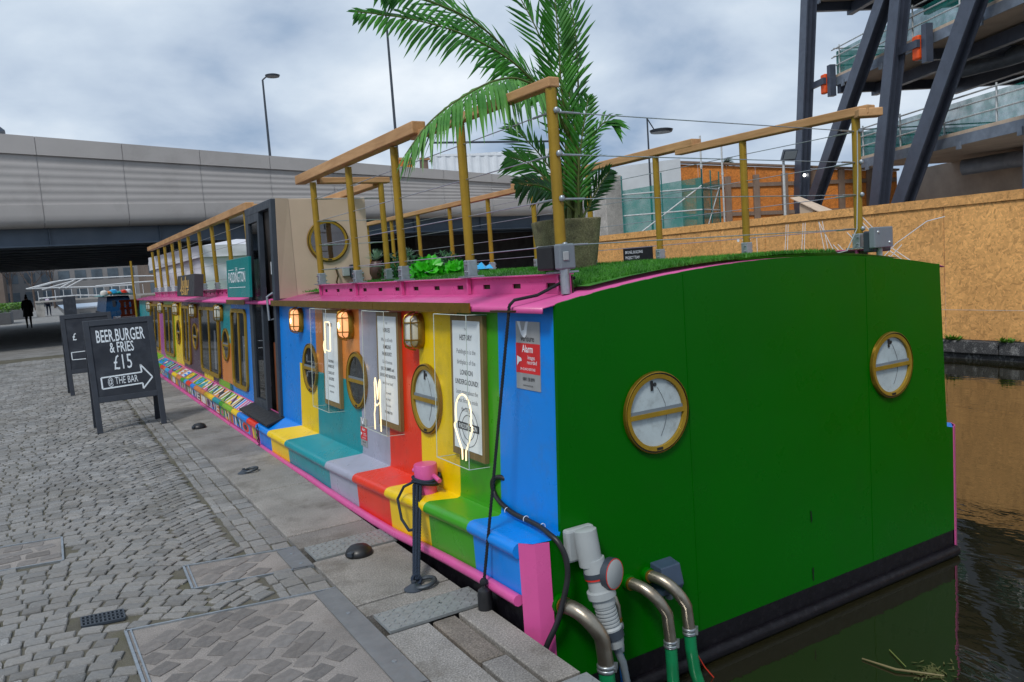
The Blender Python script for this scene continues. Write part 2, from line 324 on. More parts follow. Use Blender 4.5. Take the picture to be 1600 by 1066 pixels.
def water():
    mt, t, bs, nd, lk = newmat('canal_water')
    bs.inputs['Base Color'].default_value = (.014, .013, .005, 1); bs.inputs['Roughness'].default_value = .015; bs.inputs['IOR'].default_value = 1.9; bs.inputs['Specular IOR Level'].default_value = .8
    n = noise(t, mapping(t, (1.6, .55, 1), (0, 0, .25)), 1.5, 4, .5, .5); n_ = noise(t, mapping(t, (1, .6, 1), (0, 0, -.2)), 6, 3, .5)
    x = mixc(t, .22, n.outputs['Fac'], n_.outputs['Fac']); bump(t, bs, x.outputs[0], .15, .05); return mt
WATER = water()

# ------------------------------------------------------------------ ground, quay, water
WZ = -.46
def settone(me, cols):
    a = me.color_attributes.new('tone', 'FLOAT_COLOR', 'POINT'); a.data.foreach_set('color', [c for q in cols for c in (*q, 1.)]); return me
def tone(lo=.78, hi=1.14):
    v = rnd.uniform(lo, hi); w = rnd.uniform(-.02, .02); return (v + w, v, v - w)
quay = struct(G().add([(-400, -40, -.011), (-.51, -40, -.011), (-.51, 900, -.011), (-400, 900, -.011)], [(0, 1, 2, 3)]).build('quay_pavement', JOINT))
g = G(); g.add([(-30, -40, WZ), (10.95, -40, WZ), (10.95, 900, WZ), (-30, 900, WZ)], [(0, 1, 2, 3)])
struct(G().add([(-.2, -40, WZ), (10.95, -40, WZ), (10.95, 900, WZ), (-.2, 900, WZ)], [(0, 1, 2, 3)]).build('canal_water', WATER))
struct(G().add([(10.9, -40, -.18), (700, -40, -.18), (700, 900, -.18), (10.9, 900, -.18)], [(0, 1, 2, 3)]).build('opposite_bank_ground', BCONC))
me = G().box(-.6, -.004, -40, 400, -1.6, -.145).mesh('quay_wall', DARKSTONE); settone(me, [(.8,) * 3] * 8); struct(link('quay_wall', me))

# covers let into the setts: corner quads TL, TR, BR, BL
COVERS = {'A': [(-1.45, 3.95), (-.505, 3.78), (-.505, 2.66), (-1.41, 2.83)], 'B': [(-1.10, 4.66), (-.505, 4.53), (-.505, 4.16), (-1.11, 4.27)], 'C': [(-2.6, 5.95), (-1.68, 5.80), (-1.68, 5.28), (-2.6, 5.45)]}
DRAIN = [(-1.62, 4.25), (-1.44, 4.22), (-1.44, 4.10), (-1.62, 4.13)]
def inside(q, x, y, pad):
    c = (sum(p[0] for p in q) / 4, sum(p[1] for p in q) / 4); s_ = True
    for i in range(4):
        a, b = q[i], q[(i + 1) % 4]; ex, ey = b[0] - a[0], b[1] - a[1]; l = math.hypot(ex, ey)
        if ((x - a[0]) * ey - (y - a[1]) * ex) / l < -pad: s_ = False
    return s_
# sett shapes (unit square, shared by the single setts)
def sett_geo(r):
    J = lambda a: r.uniform(-a, a)
    mid = [(sx * .5 + J(.035), sy * .5 + J(.035)) for sx, sy in ((-1, -1), (1, -1), (1, 1), (-1, 1))]
    pts = []
    for i in range(4):
        a, b = mid[i], mid[(i + 1) % 4]; pts += [a, ((a[0] + b[0]) / 2 * (1 + J(.05)), (a[1] + b[1]) / 2 * (1 + J(.05)))]
    pts = [(x * (.965 if i % 2 == 0 else 1), y * (.965 if i % 2 == 0 else 1)) for i, (x, y) in enumerate(pts)]
    n = 8; V = [(x, y, -.02) for x, y in pts] + [(x, y, -.004 + J(.0012)) for x, y in pts] + [(x * .9 + J(.02), y * .9 + J(.02), J(.0016)) for x, y in pts] + [(J(.1), J(.1), J(.0022))]
    F = [(k, (k + 1) % n, n + (k + 1) % n, n + k) for k in range(n)] + [(n + k, n + (k + 1) % n, 2 * n + (k + 1) % n, 2 * n + k) for k in range(n)] + [(2 * n + k, 2 * n + (k + 1) % n, 3 * n) for k in range(n)]
    return V, F
VARS = [sett_geo(rnd) for _ in range(14)]
setts = []      # x, y, angle, sx, sy
pit = .084; lng = .11; RA = 1.22; HW = .86
for col in range(-4, 1):
    cx = -1.92 + col * 2 * HW + (2 * HW if False else 0)
    for ccx in ([cx, cx + 2 * HW] if col == 0 else [cx]):
        for k in range(16, 275):
            y0 = k * pit; a = -math.asin(HW / RA); a1 = -a
            while a < a1 - .02:
                st = lng / RA * rnd.uniform(.86, 1.16); am = a + st / 2
                x = ccx + RA * sin(am); y = y0 + RA * (cos(am) - 1)
                if -6.3 < x < -.775 and y > 1.2 and abs(x - ccx) < HW:
                    setts.append((x, y, -am, st * RA - .011, pit * cos(am) - .009 * (.7 + .3 * cos(am))))
                a += st
for j, bx in enumerate((-.565, -.668, -.74)):
    y = 1.2
    while y < 24:
        l = rnd.uniform(.105, .145); setts.append((bx + rnd.uniform(-.004, .004), y + l / 2, rnd.uniform(-.03, .03), (.1, .09, .045)[j], l - .011)); y += l
setts = [s_ for s_ in setts if not any(inside(q, s_[0], s_[1], .027) for q in COVERS.values()) and not inside(DRAIN, s_[0], s_[1], .022)]
def infr(s_):
    d = Vector((s_[0], s_[1], 0)) - camo.location; z = d.dot(fw)
    if z < .5: return None
    px = 800 + 1225.5 * d.dot(rt2) / z; py = 533 - 1225.5 * d.dot(up2) / z
    return z if (5 < px < 1595 and 5 < py < 1060) else None
order = sorted(((infr(s_) or 99, i) for i, s_ in enumerate(setts)))
single = set(i for d, i in order[:300] if d < 90)
smesh = []
for V, F in VARS:
    gg = G().add(V, F); me = gg.mesh('sett', SETT); t_ = tone(.76, 1.18); settone(me, [t_] * len(V)); smesh.append(me)
smeshd = []
for V, F in VARS:
    me = G().add(V, F).mesh('sett', SETTDK); t_ = tone(.75, 1.15); settone(me, [t_] * len(V)); smeshd.append(me)
rest = G(); rt_ = []
for i, (x, y, a, sx, sy) in enumerate(setts):
    dz = rnd.uniform(-.004, .003)
    if i in single:
        o = bpy.data.objects.new('sett', smesh[i % 14]); COL.objects.link(o); o.parent = quay
        o.location = (x, y, dz); o.rotation_euler = (rnd.uniform(-.02, .02), rnd.uniform(-.02, .02), a); o.scale = (sx, sy, 1)
    else:
        V, F = VARS[i % 14]; c_, s_ = cos(a), sin(a); t_ = tone(.74, 1.18)
        rest.add([(x + p[0] * sx * c_ - p[1] * sy * s_, y + p[0] * sx * s_ + p[1] * sy * c_, p[2] + dz) for p in V], F); rt_ += [t_] * len(V)
me = rest.mesh('more_setts', SETT); settone(me, rt_); o = link('more_setts', me, quay); o['kind'] = 'stuff'
me = G().add([(-400, 24.3, -.008), (-.53, 24.3, -.008), (-.53, 900, -.008), (-400, 900, -.008)], [(0, 1, 2, 3)]).mesh('far_paving', SETT); settone(me, [(.95,) * 3] * 4); struct(link('far_paving', me))

# granite kerb slabs
def slab(x0, x1, y0, y1, t_=None, dz=0, mt=KERB):
    gp = .0095; h = .005; x0 += gp; x1 -= gp; y0 += gp; y1 -= gp; t_ = t_ or tone(.76, 1.12)
    gg = G(); zt = lambda: dz + rnd.uniform(-.0012, .0012)
    gg.add([(x0, y0, -.14), (x1, y0, -.14), (x1, y1, -.14), (x0, y1, -.14), (x0, y0, dz - h), (x1, y0, dz - h), (x1, y1, dz - h), (x0, y1, dz - h),
            (x0 + h, y0 + h, zt()), (x1 - h, y0 + h, zt()), (x1 - h, y1 - h, zt()), (x0 + h, y1 - h, zt())],
           [(0, 1, 5, 4), (1, 2, 6, 5), (2, 3, 7, 6), (3, 0, 4, 7), (4, 5, 9, 8), (5, 6, 10, 9), (6, 7, 11, 10), (7, 4, 8, 11), (8, 9, 10, 11)])
    me = gg.mesh('kerb_slab', mt); settone(me, [t_] * 12); return link('kerb_slab', me, quay)
XK = -.505
for y0, y1 in ((.0, 1.1), (1.1, 2.36), (3.5, 4.22), (4.48, 4.74), (4.74, 5.93), (5.93, 7.41), (7.41, 8.6), (8.6, 9.7)): slab(XK, 0, y0, y1)
slab(XK, 0, 3.355, 3.5, (1.02,) * 3); slab(XK, -.285, 2.36, 3.13); slab(-.285, -.155, 2.36, 2.67); slab(-.285, -.155, 2.67, 3.13, (.72, .66, .6), -.006); slab(-.155, 0, 2.36, 3.13)
y = 9.7
while y < 48: slab(XK, 0, y, y + 1.25); y += 1.25
# tread plates over the service ducts
def tread(x0, x1, y0, y1, nm, lab):
    gg = G().box(x0, x1, y0, y1, -.01, .004); 
    nx = int((x1 - x0) / .034); ny = int((y1 - y0) / .034)
    for i in range(nx):
        for j in range(ny):
            a = .75 if (i + j) % 2 else -.75; cx = x0 + (i + .5) * (x1 - x0) / nx; cy = y0 + (j + .5) * (y1 - y0) / ny
            gg.obox((cx, cy, .0045), (cos(a), sin(a), 0), (-sin(a), cos(a), 0), (0, 0, 1), .0125, .0045, .002)
    r_ = thing(nm, lab, 'cover plate', (x0, y0, 0), group='tread plates set in the quay kerb'); gg.build('plate', CHECK, r_)
    for fx in (.42, .6): G().lathe((x0 + (x1 - x0) * fx, (y0 + y1) / 2 + .02, .0035), (0, 0, 1), [(.012, 0), (.012, .0025), (.007, .003)], 10).build('bolt', STEEL, r_)
tread(-.47, .012, 4.23, 4.47, 'tread_plate', 'grey tread plate in the kerb beside the black dome light')
tread(-.47, .02, 3.14, 3.345, 'tread_plate', 'grey tread plate in the kerb just below the mooring ring')
tread(-.15, .0, 1.9, 2.34, 'tread_plate', 'grey tread plate at the bottom edge beside the stern hoses')
# covers filled with setts
def cover(key, lab, strip, diag, nm):
    TL, TR, BR, BL = [Vector((*p, 0)) for p in COVERS[key]]
    r_ = thing(nm, lab, 'ground cover', BL)
    G().poly([BL + Vector((0, 0, -.006)), BR + Vector((0, 0, -.006)), TR + Vector((0, 0, -.006)), TL + Vector((0, 0, -.006))]).build('mortar_fill', MORTAR, r_)
    fr = G()
    for a, b in ((TL, TR), (TL, BL), (BL, BR)) + (() if strip else ((TR, BR),)):
        fr.bar(a + Vector((0, 0, -.006)), b + Vector((0, 0, -.006)), .012, .016)
    d_ = (TL - BL).normalized(); ux = (TR - TL).normalized()
    fr.bar(TL + ux * .022 + Vector((0, 0, -.007)), BL + ux * .022 + Vector((0, 0, -.007)), .008, .014)
    fr.build('frame', STEEL, r_)
    if strip:
        st = G(); st.bar(TR + Vector((-.055, 0, -.008)), BR + Vector((-.055, 0, -.008)), .11, .02); st.build('steel_strip', mat('steel_strip_' + nm + key, S(132, 134, 136), .45, .5, .1, 12), r_)
        for f in (.3, .8): G().lathe(TR.lerp(BR, f) + Vector((-.05, 0, .0015)), (0, 0, 1), [(.011, 0), (.011, .003), (.006, .0035)], 10).build('bolt', STEEL, r_)
    xs = [p.x for p in (TL, TR, BL, BR)]; ys = [p.y for p in (TL, TR, BL, BR)]; n = 0
    for i in range(-14, 15):
        for j in range(-15, 16):
            a, b = i * .128 + (j % 2) * .06, j * .112; cx, cy = (TL.x + BR.x) / 2, (TL.y + BR.y) / 2
            x = cx + a * cos(diag) - b * sin(diag) + rnd.uniform(-.016, .016); y = cy + a * sin(diag) + b * cos(diag) + rnd.uniform(-.016, .016)
            if inside(COVERS[key], x, y, -.05) and (not strip or x < TR.x - .18):
                o = bpy.data.objects.new('sett', smeshd[(i * 7 + j * 3) % 14]); COL.objects.link(o); o.parent = r_; o.matrix_parent_inverse = r_.matrix_basis.inverted()
                o.location = (x, y, -.002 + rnd.uniform(-.002, .001)); o.rotation_euler = (0, 0, diag + rnd.uniform(-.25, .25)); o.scale = (rnd.uniform(.092, .12), rnd.uniform(.08, .1), .3)
cover('A', 'large ground cover filled with setts, grey steel strip along one side', True, .7, 'paved_cover')
cover('B', 'small ground cover filled with setts beside the first tread plate', True, .7, 'paved_cover')
cover('C', 'sett-filled ground cover at the left edge of the photo', False, .1, 'paved_cover')
dg = G(); TL, TR, BR, BL = [Vector((*p, 0)) for p in DRAIN]
for i in range(11): dg.bar(TL.lerp(TR, i / 10), BL.lerp(BR, i / 10), .008, .012)
for f in (0, .33, .66, 1): dg.bar(TL.lerp(BL, f), TR.lerp(BR, f), .01, .012)
tag(dg.build('drain_grate', DKGREY), 'small dark iron drain grate set among the setts', 'drain')
# dome lights, mooring rings
def dome(x, y, lab):
    r_ = thing('dome_marker', lab, 'marker light', (x, y, 0), group='black dome markers on the kerb')
    G().lathe((x, y, .0), (0, 0, 1), [(.075, 0), (.078, .008), (.07, .03), (.05, .048), (.02, .056), (.001, .057)], 24).build('dome', BLACKPL, r_, True)
    gg = G(); gg.obox((x - .05, y - .035, .026), (1, .7, 0), (-.7, 1, 0), (0, 0, 1), .03, .016, .012); gg.build('lens', DKGREY, r_, bevel=.004)
dome(-.25, 4.15, 'black dome marker on the kerb between the two tread plates'); dome(-.31, 9.15, 'black dome marker on the kerb near the chalkboard')
def ring(x, y, lab, flat):
    r_ = thing('mooring_ring', lab, 'mooring ring', (x, y, 0), group='iron mooring rings let into the kerb')
    G().lathe((x, y, .0), (0, 0, 1), [(.05, -.002), (.05, .004), (.035, .012), (.012, .03), (.012, .04)], 16).build('boss', DKGREY, r_, True)
    pts = [(x + .055 + .055 * cos(t * pi / 8 * 1), y + .05 * sin(t * pi / 8), .018 + .008 * cos(t * pi / 8)) for t in range(17)]
    G().tube(pts, .011, 8, False).build('ring', mat('iron_ring' + str(x), S(74, 80, 86), .5, .6, .2, 30), r_, True)
ring(-.20, 3.50, 'iron mooring ring holding the blue rope', 1); ring(-.36, 6.62, 'empty iron mooring ring on the kerb, halfway along', 0)
# opposite quay: coping blocks under the hoarding
ow = me = G().box(10.93, 11.6, -40, 120, -1.6, -.3).mesh('opposite_quay_wall', DARKSTONE); settone(me, [(.7,) * 3] * 8); ow = struct(link('opposite_quay_wall', me))
y = 0.
while y < 26:
    l = rnd.uniform(.9, 1.25); gg = G().box(10.86, 11.4, y + .008, y + l - .008, -.36, -.165); me = gg.mesh('coping_stone', DARKSTONE); settone(me, [tone(.8, 1.25)] * 8); link('coping_stone', me, ow, bevel=.012); y += l

# ------------------------------------------------------------------ the barge
def lut(tab):
    def f(y):
        if y <= tab[0][0]: return tab[0][1]
        for (a, b), (c, d) in zip(tab, tab[1:]):
            if y <= c: return b + (d - b) * (y - a) / (c - a)
        return tab[-1][1]
    return f
gz = lut([(2.7, .358), (3.27, .351), (3.78, .325), (4.35, .282), (4.93, .252), (5.53, .226), (6.67, .2), (7.3, .192), (8, .192), (15, .207), (21, .23)])
wz = lut([(2.7, .37), (3.3, .345), (3.8, .333), (4.8, .31), (6.4, .285), (8, .277), (21, .285)])
rz_ = lambda y: gz(y) - lut([(2.7, .25), (4.3, .262), (6, .212), (21, .2)])(y)
SL = .06
wx = lambda z: .2 + SL * (z - .36)
WU = Vector((0, -1, 0)); WV = Vector((SL, 0, 1)).normalized(); WN = Vector((-1, 0, SL)).normalized()
def onwall(y, z, off=0): return Vector((wx(z), y, z)) + WN * off
TY = 2.764; YE = 20.4; XC = 1.64
roofz = lambda x: 1.487 - .117 * ((x - XC) / 1.39) ** 2
barge = thing('canal_barge', 'long canal barge bar with rainbow striped side, pink roof edge and dark green stern', 'barge', (XC, TY, WZ))
B = barge
def profile(yg, yw):
    g_ = gz(yg); r_ = rz_(yg); yy = lambda x: yg + (yw - yg) * max(0, (x - .04)) / .16
    return [(.034, yg, r_ - .012), (.03, yg, g_ - .066), (.012, yg, g_ - .06), (.0, yg, g_ - .045), (-.002, yg, g_ - .03), (.006, yg, g_ - .012), (.02, yg, g_ - .001), (.04, yg, g_ + .003),
            (.18, yy(.18), wz(yy(.18)) - .008), (.196, yy(.196), wz(yw)), (wx(wz(yw) + .02) - .001, yw, wz(yw) + .02)]
def hull_panel(a, b, aw, bw, c, nm='hull_panel', n=8):
    return G().loft([profile(a + (b - a) * i / n, aw + (bw - aw) * i / n) for i in range(n + 1)]).build(nm, P[c] if isinstance(c, str) else c, B, True)
for a, b, aw, bw, c in ((2.84, 3.27, TY + .004, 3.28, 'blue'), (3.27, 3.78, 3.28, 3.72, 'green'), (3.78, 4.35, 3.72, 4.22, 'yellow'), (4.35, 4.93, 4.22, 4.72, 'red'), (4.93, 5.53, 4.72, 5.24, 'grey'),
                        (5.53, 6.67, 5.24, 6.28, 'teal'), (6.67, 7.28, 6.28, 6.78, 'yellow'), (7.28, 7.75, 6.78, 7.42, 'blue')): hull_panel(a, b, aw, bw, c)
g = gz(2.8); w_ = wz(2.77)
G().poly([(.03, 2.84, g + .003), (.07, 2.787, g + .003), (.137, TY + .003, g + .006), (.2, TY + .003, w_ - .002), (.18, 2.80, w_ - .006)]).build('stern_deck_corner', P['blue'], B)
G().poly(profile(2.8405, 2.8405)[1:8]).build('gunwale_end_cap', P['blue'], B)
# pink corner posts
for sgn in (1, -1):
    X = lambda x: XC + (x - XC) * sgn
    q = [(X(.137), TY - .002), (X(.08), TY + .022), (X(.03), TY + .076)]
    G().loft([[(*p, -.6) for p in q], [(*p, g + .002) for p in q]]).build('corner_strip', P['pink'], B, solid=.006)
# rub rail and lower hull
G().tube([(.014, 2.845 + i * .35, rz_(2.845 + i * .35)) for i in range(51)], .026, 10).build('rub_rail', P['pink'], B, True)
G().loft([[(.034, y, -.62), (.032, y, rz_(y) + .0)] for y in [2.84 + i * .5 for i in range(36)]]).build('lower_hull', HULLBLACK, B)
# transom
N_ = 22
topc = [(x, TY, roofz(x)) for x in [.25 + (3.03 - .25) * i / N_ for i in range(N_ + 1)]]
out_ = [(.137, TY, -.297), (3.143, TY, -.297), (3.143, TY, .355), (3.08, TY, .37), (3.03, TY, roofz(3.03))] + topc[::-1][1:-1] + [(.25, TY, roofz(.25)), (.2, TY, .37), (.137, TY, .358)]
G().prism(out_, (0, .02, 0)).build('stern_plate', P['dgreen'], B)
sm = G()
for x in (.975, 2.33): sm.box(x - .003, x + .003, TY - .0022, TY + .01, -.29, roofz(x) - .01)
sm.build('weld_seam', P['dgreen'], B)['kind'] = 'stuff'
tk = G(); tk.poly([(1.80, TY - .003, .125), (1.81, TY - .003, .12), (1.812, TY - .003, .07), (1.803, TY - .003, .055)]); tk.poly([(1.8, TY - .003, -.2), (1.812, TY - .003, -.19), (1.81, TY - .003, -.27), (1.802, TY - .003, -.26)])
tk.build('paint_chip', HULLBLACK, B)
G().box(.15, 3.13, TY + .001, TY + .02, -.7, -.297).build('stern_waterline_band', HULLBLACK, B)
G().tube([(.16, TY - .004, WZ + .03), (3.14, TY - .004, WZ + .03)], .035, 10).build('stern_fender_strip', HULLBLACK, B, True)
# right side, far end, inner shell
G().loft([[(3.25, y, -.62), (3.25, y, gz(y))] for y in (2.84, 8, YE)]).build('far_side_hull', P['blue'], B)
G().loft([[(3.25, y, gz(y)), (3.07, y, wz(y))] for y in (2.84, 5, 8, YE)]).build('far_side_deck', P['blue'], B)
G().poly([(3.25, 2.84, g), (3.143, TY, g), (3.08, TY, w_ - .01), (3.07, 2.84, w_ - .002)]).build('stern_deck_corner', P['blue'], B)
G().loft([[(3.08, y, .28), (3.03, y, 1.375)] for y in (TY, YE)]).build('far_side_wall', P['green'], B)
G().poly([(.0, YE, -.6), (3.25, YE, -.6), (3.25, YE, .2), (3.03, YE, 1.38), (.27, YE, 1.38), (.0, YE, .2)]).build('bow_bulkhead', P['black'], B)
# wall panels
def wall(y0, y1, z0, z1, c, nm='wall_panel', off=0):
    n = max(1, int((y1 - y0) / .4)); rings = []
    for i in range(n + 1):
        y = y0 + (y1 - y0) * i / n; zz = wz(y) if z0 is None else z0
        rings.append([onwall(y, zz, off), onwall(y, z1, off)])
    return G().loft(rings).build(nm, P[c] if isinstance(c, str) else c, B)
ZT = 1.362
for y0, y1, z0, z1, c in ((TY, 3.28, None, ZT, 'blue'), (3.28, 3.72, None, ZT, 'green'), (3.72, 4.22, None, ZT, 'yellow'), (4.22, 4.72, None, ZT, 'red'), (4.72, 5.24, None, ZT, 'grey'),
                          (5.24, 6.28, None, .80, 'teal'), (5.24, 6.28, .80, ZT, 'orange'), (6.28, 6.78, None, .835, 'yellow'), (6.28, 6.78, .835, ZT, 'blue'), (6.78, 7.42, None, ZT, 'blue'),
                          (8.5, 8.78, None, ZT, 'blue'), (8.78, 9.65, None, ZT, 'blue'), (9.65, 10.35, .85, ZT, 'teal'), (9.65, 10.35, None, .85, 'orange'), (10.35, 11.95, None, ZT, 'plum'), (11.95, 12.75, None, ZT, 'plum'),
                          (12.75, 13.6, None, ZT, 'plum'), (13.6, 14.5, None, ZT, 'yellow'), (14.5, 15.9, None, ZT, 'lime'), (15.9, 16.6, None, ZT, 'purple'), (16.6, 18.2, None, ZT, 'orange'), (18.2, YE, None, ZT, 'teal')): wall(y0, y1, z0, z1, c)
for ya, yb, c in ((8.6, 9.9, 'blue'), (9.7, 10.6, 'lime'), (11, 11.7, 'yellow')): wall(ya, yb, None, .36, c, 'wall_panel', .002)
# mural on the fore gunwale
hull_panel(7.75, 16.2, 7.42, 16.2, 'pink', 'mural_ground', 30); hull_panel(16.2, YE, 16.2, YE, 'lime', 'hull_panel', 12)
mc = ['yellow', 'red', 'sky', 'teal', 'white', 'black', 'orange', 'purple', 'lime', 'blue', 'green', 'pink']
mur = G(); ms = [P[k] for k in mc]
def sidept(y, t):   # t 0..1 up the side face
    return Vector((.0285, y, rz_(y) + .03 + (gz(y) - .07 - rz_(y) - .03) * t))
def deckpt(y, t):
    return Vector((.042 + .135 * t, y - .0, gz(y) + .0065 + (wz(y) - gz(y) - .012) * t))
rr = random.Random(5); y = 7.78
for pt, off in ((sidept, 0), (deckpt, 0)):
    y = 7.76
    while y < 16:
        l = rr.uniform(.22, .5); k0 = rr.sample(range(len(mc)), 5)
        def quad(c, a, b, t0, t1, sk=0, lift=0.):
            mur.c = c; o = Vector((-lift, 0, 0)) if pt is sidept else Vector((0, 0, lift))
            mur.poly([pt(y + l * a, t0) + o, pt(y + l * (a + sk), t1) + o, pt(y + l * (b + sk), t1) + o, pt(y + l * b, t0) + o])
        ty = rr.randrange(5)
        quad(k0[0], 0.02, .98, 0, 1)
        if ty == 0:      # letter E like bars
            quad(k0[1], .1, .9, .02, .98, 0, .0012); quad(4, .65, .85, .05, .95, 0, .0024)
            for t in (.05, .42, .8): quad(4, .2, .7, t, t + .15, 0, .0024)
        elif ty == 1:    # slanted bands
            for q in range(4): quad(k0[1 + q % 4], q * .24, q * .24 + .16, 0, 1, .1, .0012)
        elif ty == 2:    # N
            quad(4, .1, .25, .03, .97, 0, .0024); quad(4, .7, .85, .03, .97, 0, .0024); quad(5, .12, .3, .03, .97, .52, .003)
            quad(k0[1], .3, .66, .3, .7, 0, .0012)
        elif ty == 3:    # disc in a box
            mur.c = k0[1]; o = Vector((-.0012, 0, 0)) if pt is sidept else Vector((0, 0, .0012))
            mur.poly([pt(y + l * (.5 + .38 * cos(2 * pi * q / 16)), .5 + .44 * sin(2 * pi * q / 16)) + o for q in range(16)])
            mur.c = k0[2]; mur.poly([pt(y + l * (.5 + .18 * cos(2 * pi * q / 16)), .5 + .24 * sin(2 * pi * q / 16)) + o * 2 for q in range(16)])
        else:            # triangle and checks
            for q in range(3):
                for z in range(3): quad(k0[1] if (q + z) % 2 else k0[2], .05 + q * .3, .05 + q * .3 + .28, z / 3, z / 3 + .32, 0, .0012)
            mur.c = k0[3]; o = Vector((-.0024, 0, 0)) if pt is sidept else Vector((0, 0, .0024)); mur.poly([pt(y + l * .1, 0) + o, pt(y + l * .5, 1) + o, pt(y + l * .9, 0) + o])
        y += l
y = 7.76
while y < 16:
    l = rr.uniform(.2, .6); mur.c = rr.choice([0, 1, 2, 3, 6, 7, 8, 9, 10]); mur.loft([[Vector(p) + Vector((-.0016, 0, .0012)) for p in profile(yy, yy)[2:8]] for yy in (y + .006, y + l / 2, y + l - .006)]); y += l
mo = mur.build('painted_mural', ms, B); mo['kind'] = 'stuff'; mo['label'] = 'mural of bright letters and shapes along the fore gunwale'

# round windows
def porthole(c, n, u, v, r, par, blind_or_reflection=PANEBACK, nm='porthole', bar_=True):
    c = Vector(c); n = Vector(n).normalized(); u = Vector(u).normalized(); v = Vector(v).normalized()
    ring_ = lambda pr_: G().loft([[c + (u * cos(2 * pi * k / 40) + v * sin(2 * pi * k / 40)) * rr_ + n * h for k in range(40)] for rr_, h in pr_], True)
    o = ring_([(r * .82, .004), (r * .83, .017), (r * .93, .019), (r * .935, .012)]).build(nm, GOLD, par, True)
    ring_([(r * .93, .012), (r * .94, .015), (r * .965, .015), (r * .967, .01)]).build('gasket', BLACKPL, o, True)
    ring_([(r * .965, .01), (r * .97, .02), (r * .99, .018), (r, .002)]).build('outer_rim', BRASS, o, True)
    G().poly([c + (u * cos(2 * pi * k / 32) + v * sin(2 * pi * k / 32)) * r * .9 + n * .003 for k in range(32)]).build('blind_or_reflection', blind_or_reflection, o)
    if bar_: G().obox(c + n * .013 - v * r * .03, u, v, n, r * .84, r * .055, .006).build('mullion', GOLD, o)
    if bar_: G().obox(c + n * .0095 + v * r * .06, u, v, n, r * .82, r * .045, .002).build('vent_strip', MIDGREY, o)
    for s_ in (1, -1):
        pts = [c + (u * cos(pi * k / 18) + v * s_ * sin(pi * k / 18)) * r * .83 + n * .008 for k in range(19)]
        if s_ < 0: pts = pts[::-1]
        G().poly(pts).build('pane', PANE if blind_or_reflection is PANEBACK else TINT, o)
    hk = G(); hk.obox(c + v * r * .66 + n * .0065 - u * r * .1, v, u, n, r * .12, r * .035, .002); hk.lathe(c + v * r * .68 + n * .004, n, [(r * .05, 0), (r * .05, .003)], 10); hk.build('catch', BLACKPL, o)
    G().obox(c - v * r * .875 + n * .0195, u, v, n, r * .09, r * .03, .001).build('maker_slot', BLACKPL, o)
    cbp = [c + u * r * (.08 + .25 * sin(t * .5)) + v * r * (.6 - t * .2) + n * .0045 for t in range(7)]; G().tube(cbp, .0012, 5).build('blind_cord', INKG, o)
    return o
for x in (.765, 2.53): porthole((x, TY, .825), (0, -1, 0), (1, 0, 0), (0, 0, 1), .192, B)
REFL = mat('window_reflection_tone', S(66, 72, 78), .5, 0, .6, 5)  # dark glass reflections painted as a mottled grey backing behind the panes
for y, bl in ((4.12, PANEBACK), (5.30, REFL), (6.44, REFL)): porthole(onwall(y, .815), WN, WU, WV, .205, B, bl)
for y in (10.02, 12.35, 14.05): porthole(onwall(y, .82), WN, WU, WV, .205, B, REFL)
# fore windows
def bigwin(y0, y1, z0, z1):
    a = .045; rc = .1
    def rr_(ins, off, k=5):
        pts = []
        for cy, cz, a0 in ((y1 - rc, z1 - rc, 0), (y0 + rc, z1 - rc, 90), (y0 + rc, z0 + rc, 180), (y1 - rc, z0 + rc, 270)):
            for i in range(k + 1):
                t = radians(a0 + 90 * i / k); pts.append(onwall(cy + (rc - ins) * cos(t), cz + (rc - ins) * sin(t), off))
        return pts
    o = G().loft([rr_(0, .003), rr_(0, .025), rr_(a, .025), rr_(a, .006)], True).build('window', GOLD, B, True)
    G().poly(rr_(a * .6, .004)).build('reflection_backing', REFL, o); G().poly(rr_(a * .9, .009)).build('pane', TINT, o)
    ym = (y0 + y1) / 2; G().obox(onwall(ym, (z0 + z1) / 2, .014), WU, WV, WN, .022, (z1 - z0) / 2 - a, .006).build('mullion', GOLD, o)
    G().obox(onwall(ym - (y1 - y0) * .28, (z0 + z1) / 2 - .1, .006), WU, WV, WN, .06, (z1 - z0) / 2 - .2, .0012).build('curtain', TARP, o)
for y0, y1 in ((8.82, 9.62), (10.45, 11.85), (12.8, 13.55), (14.6, 15.85), (16.7, 18.1)): bigwin(y0, y1, .36, 1.27)
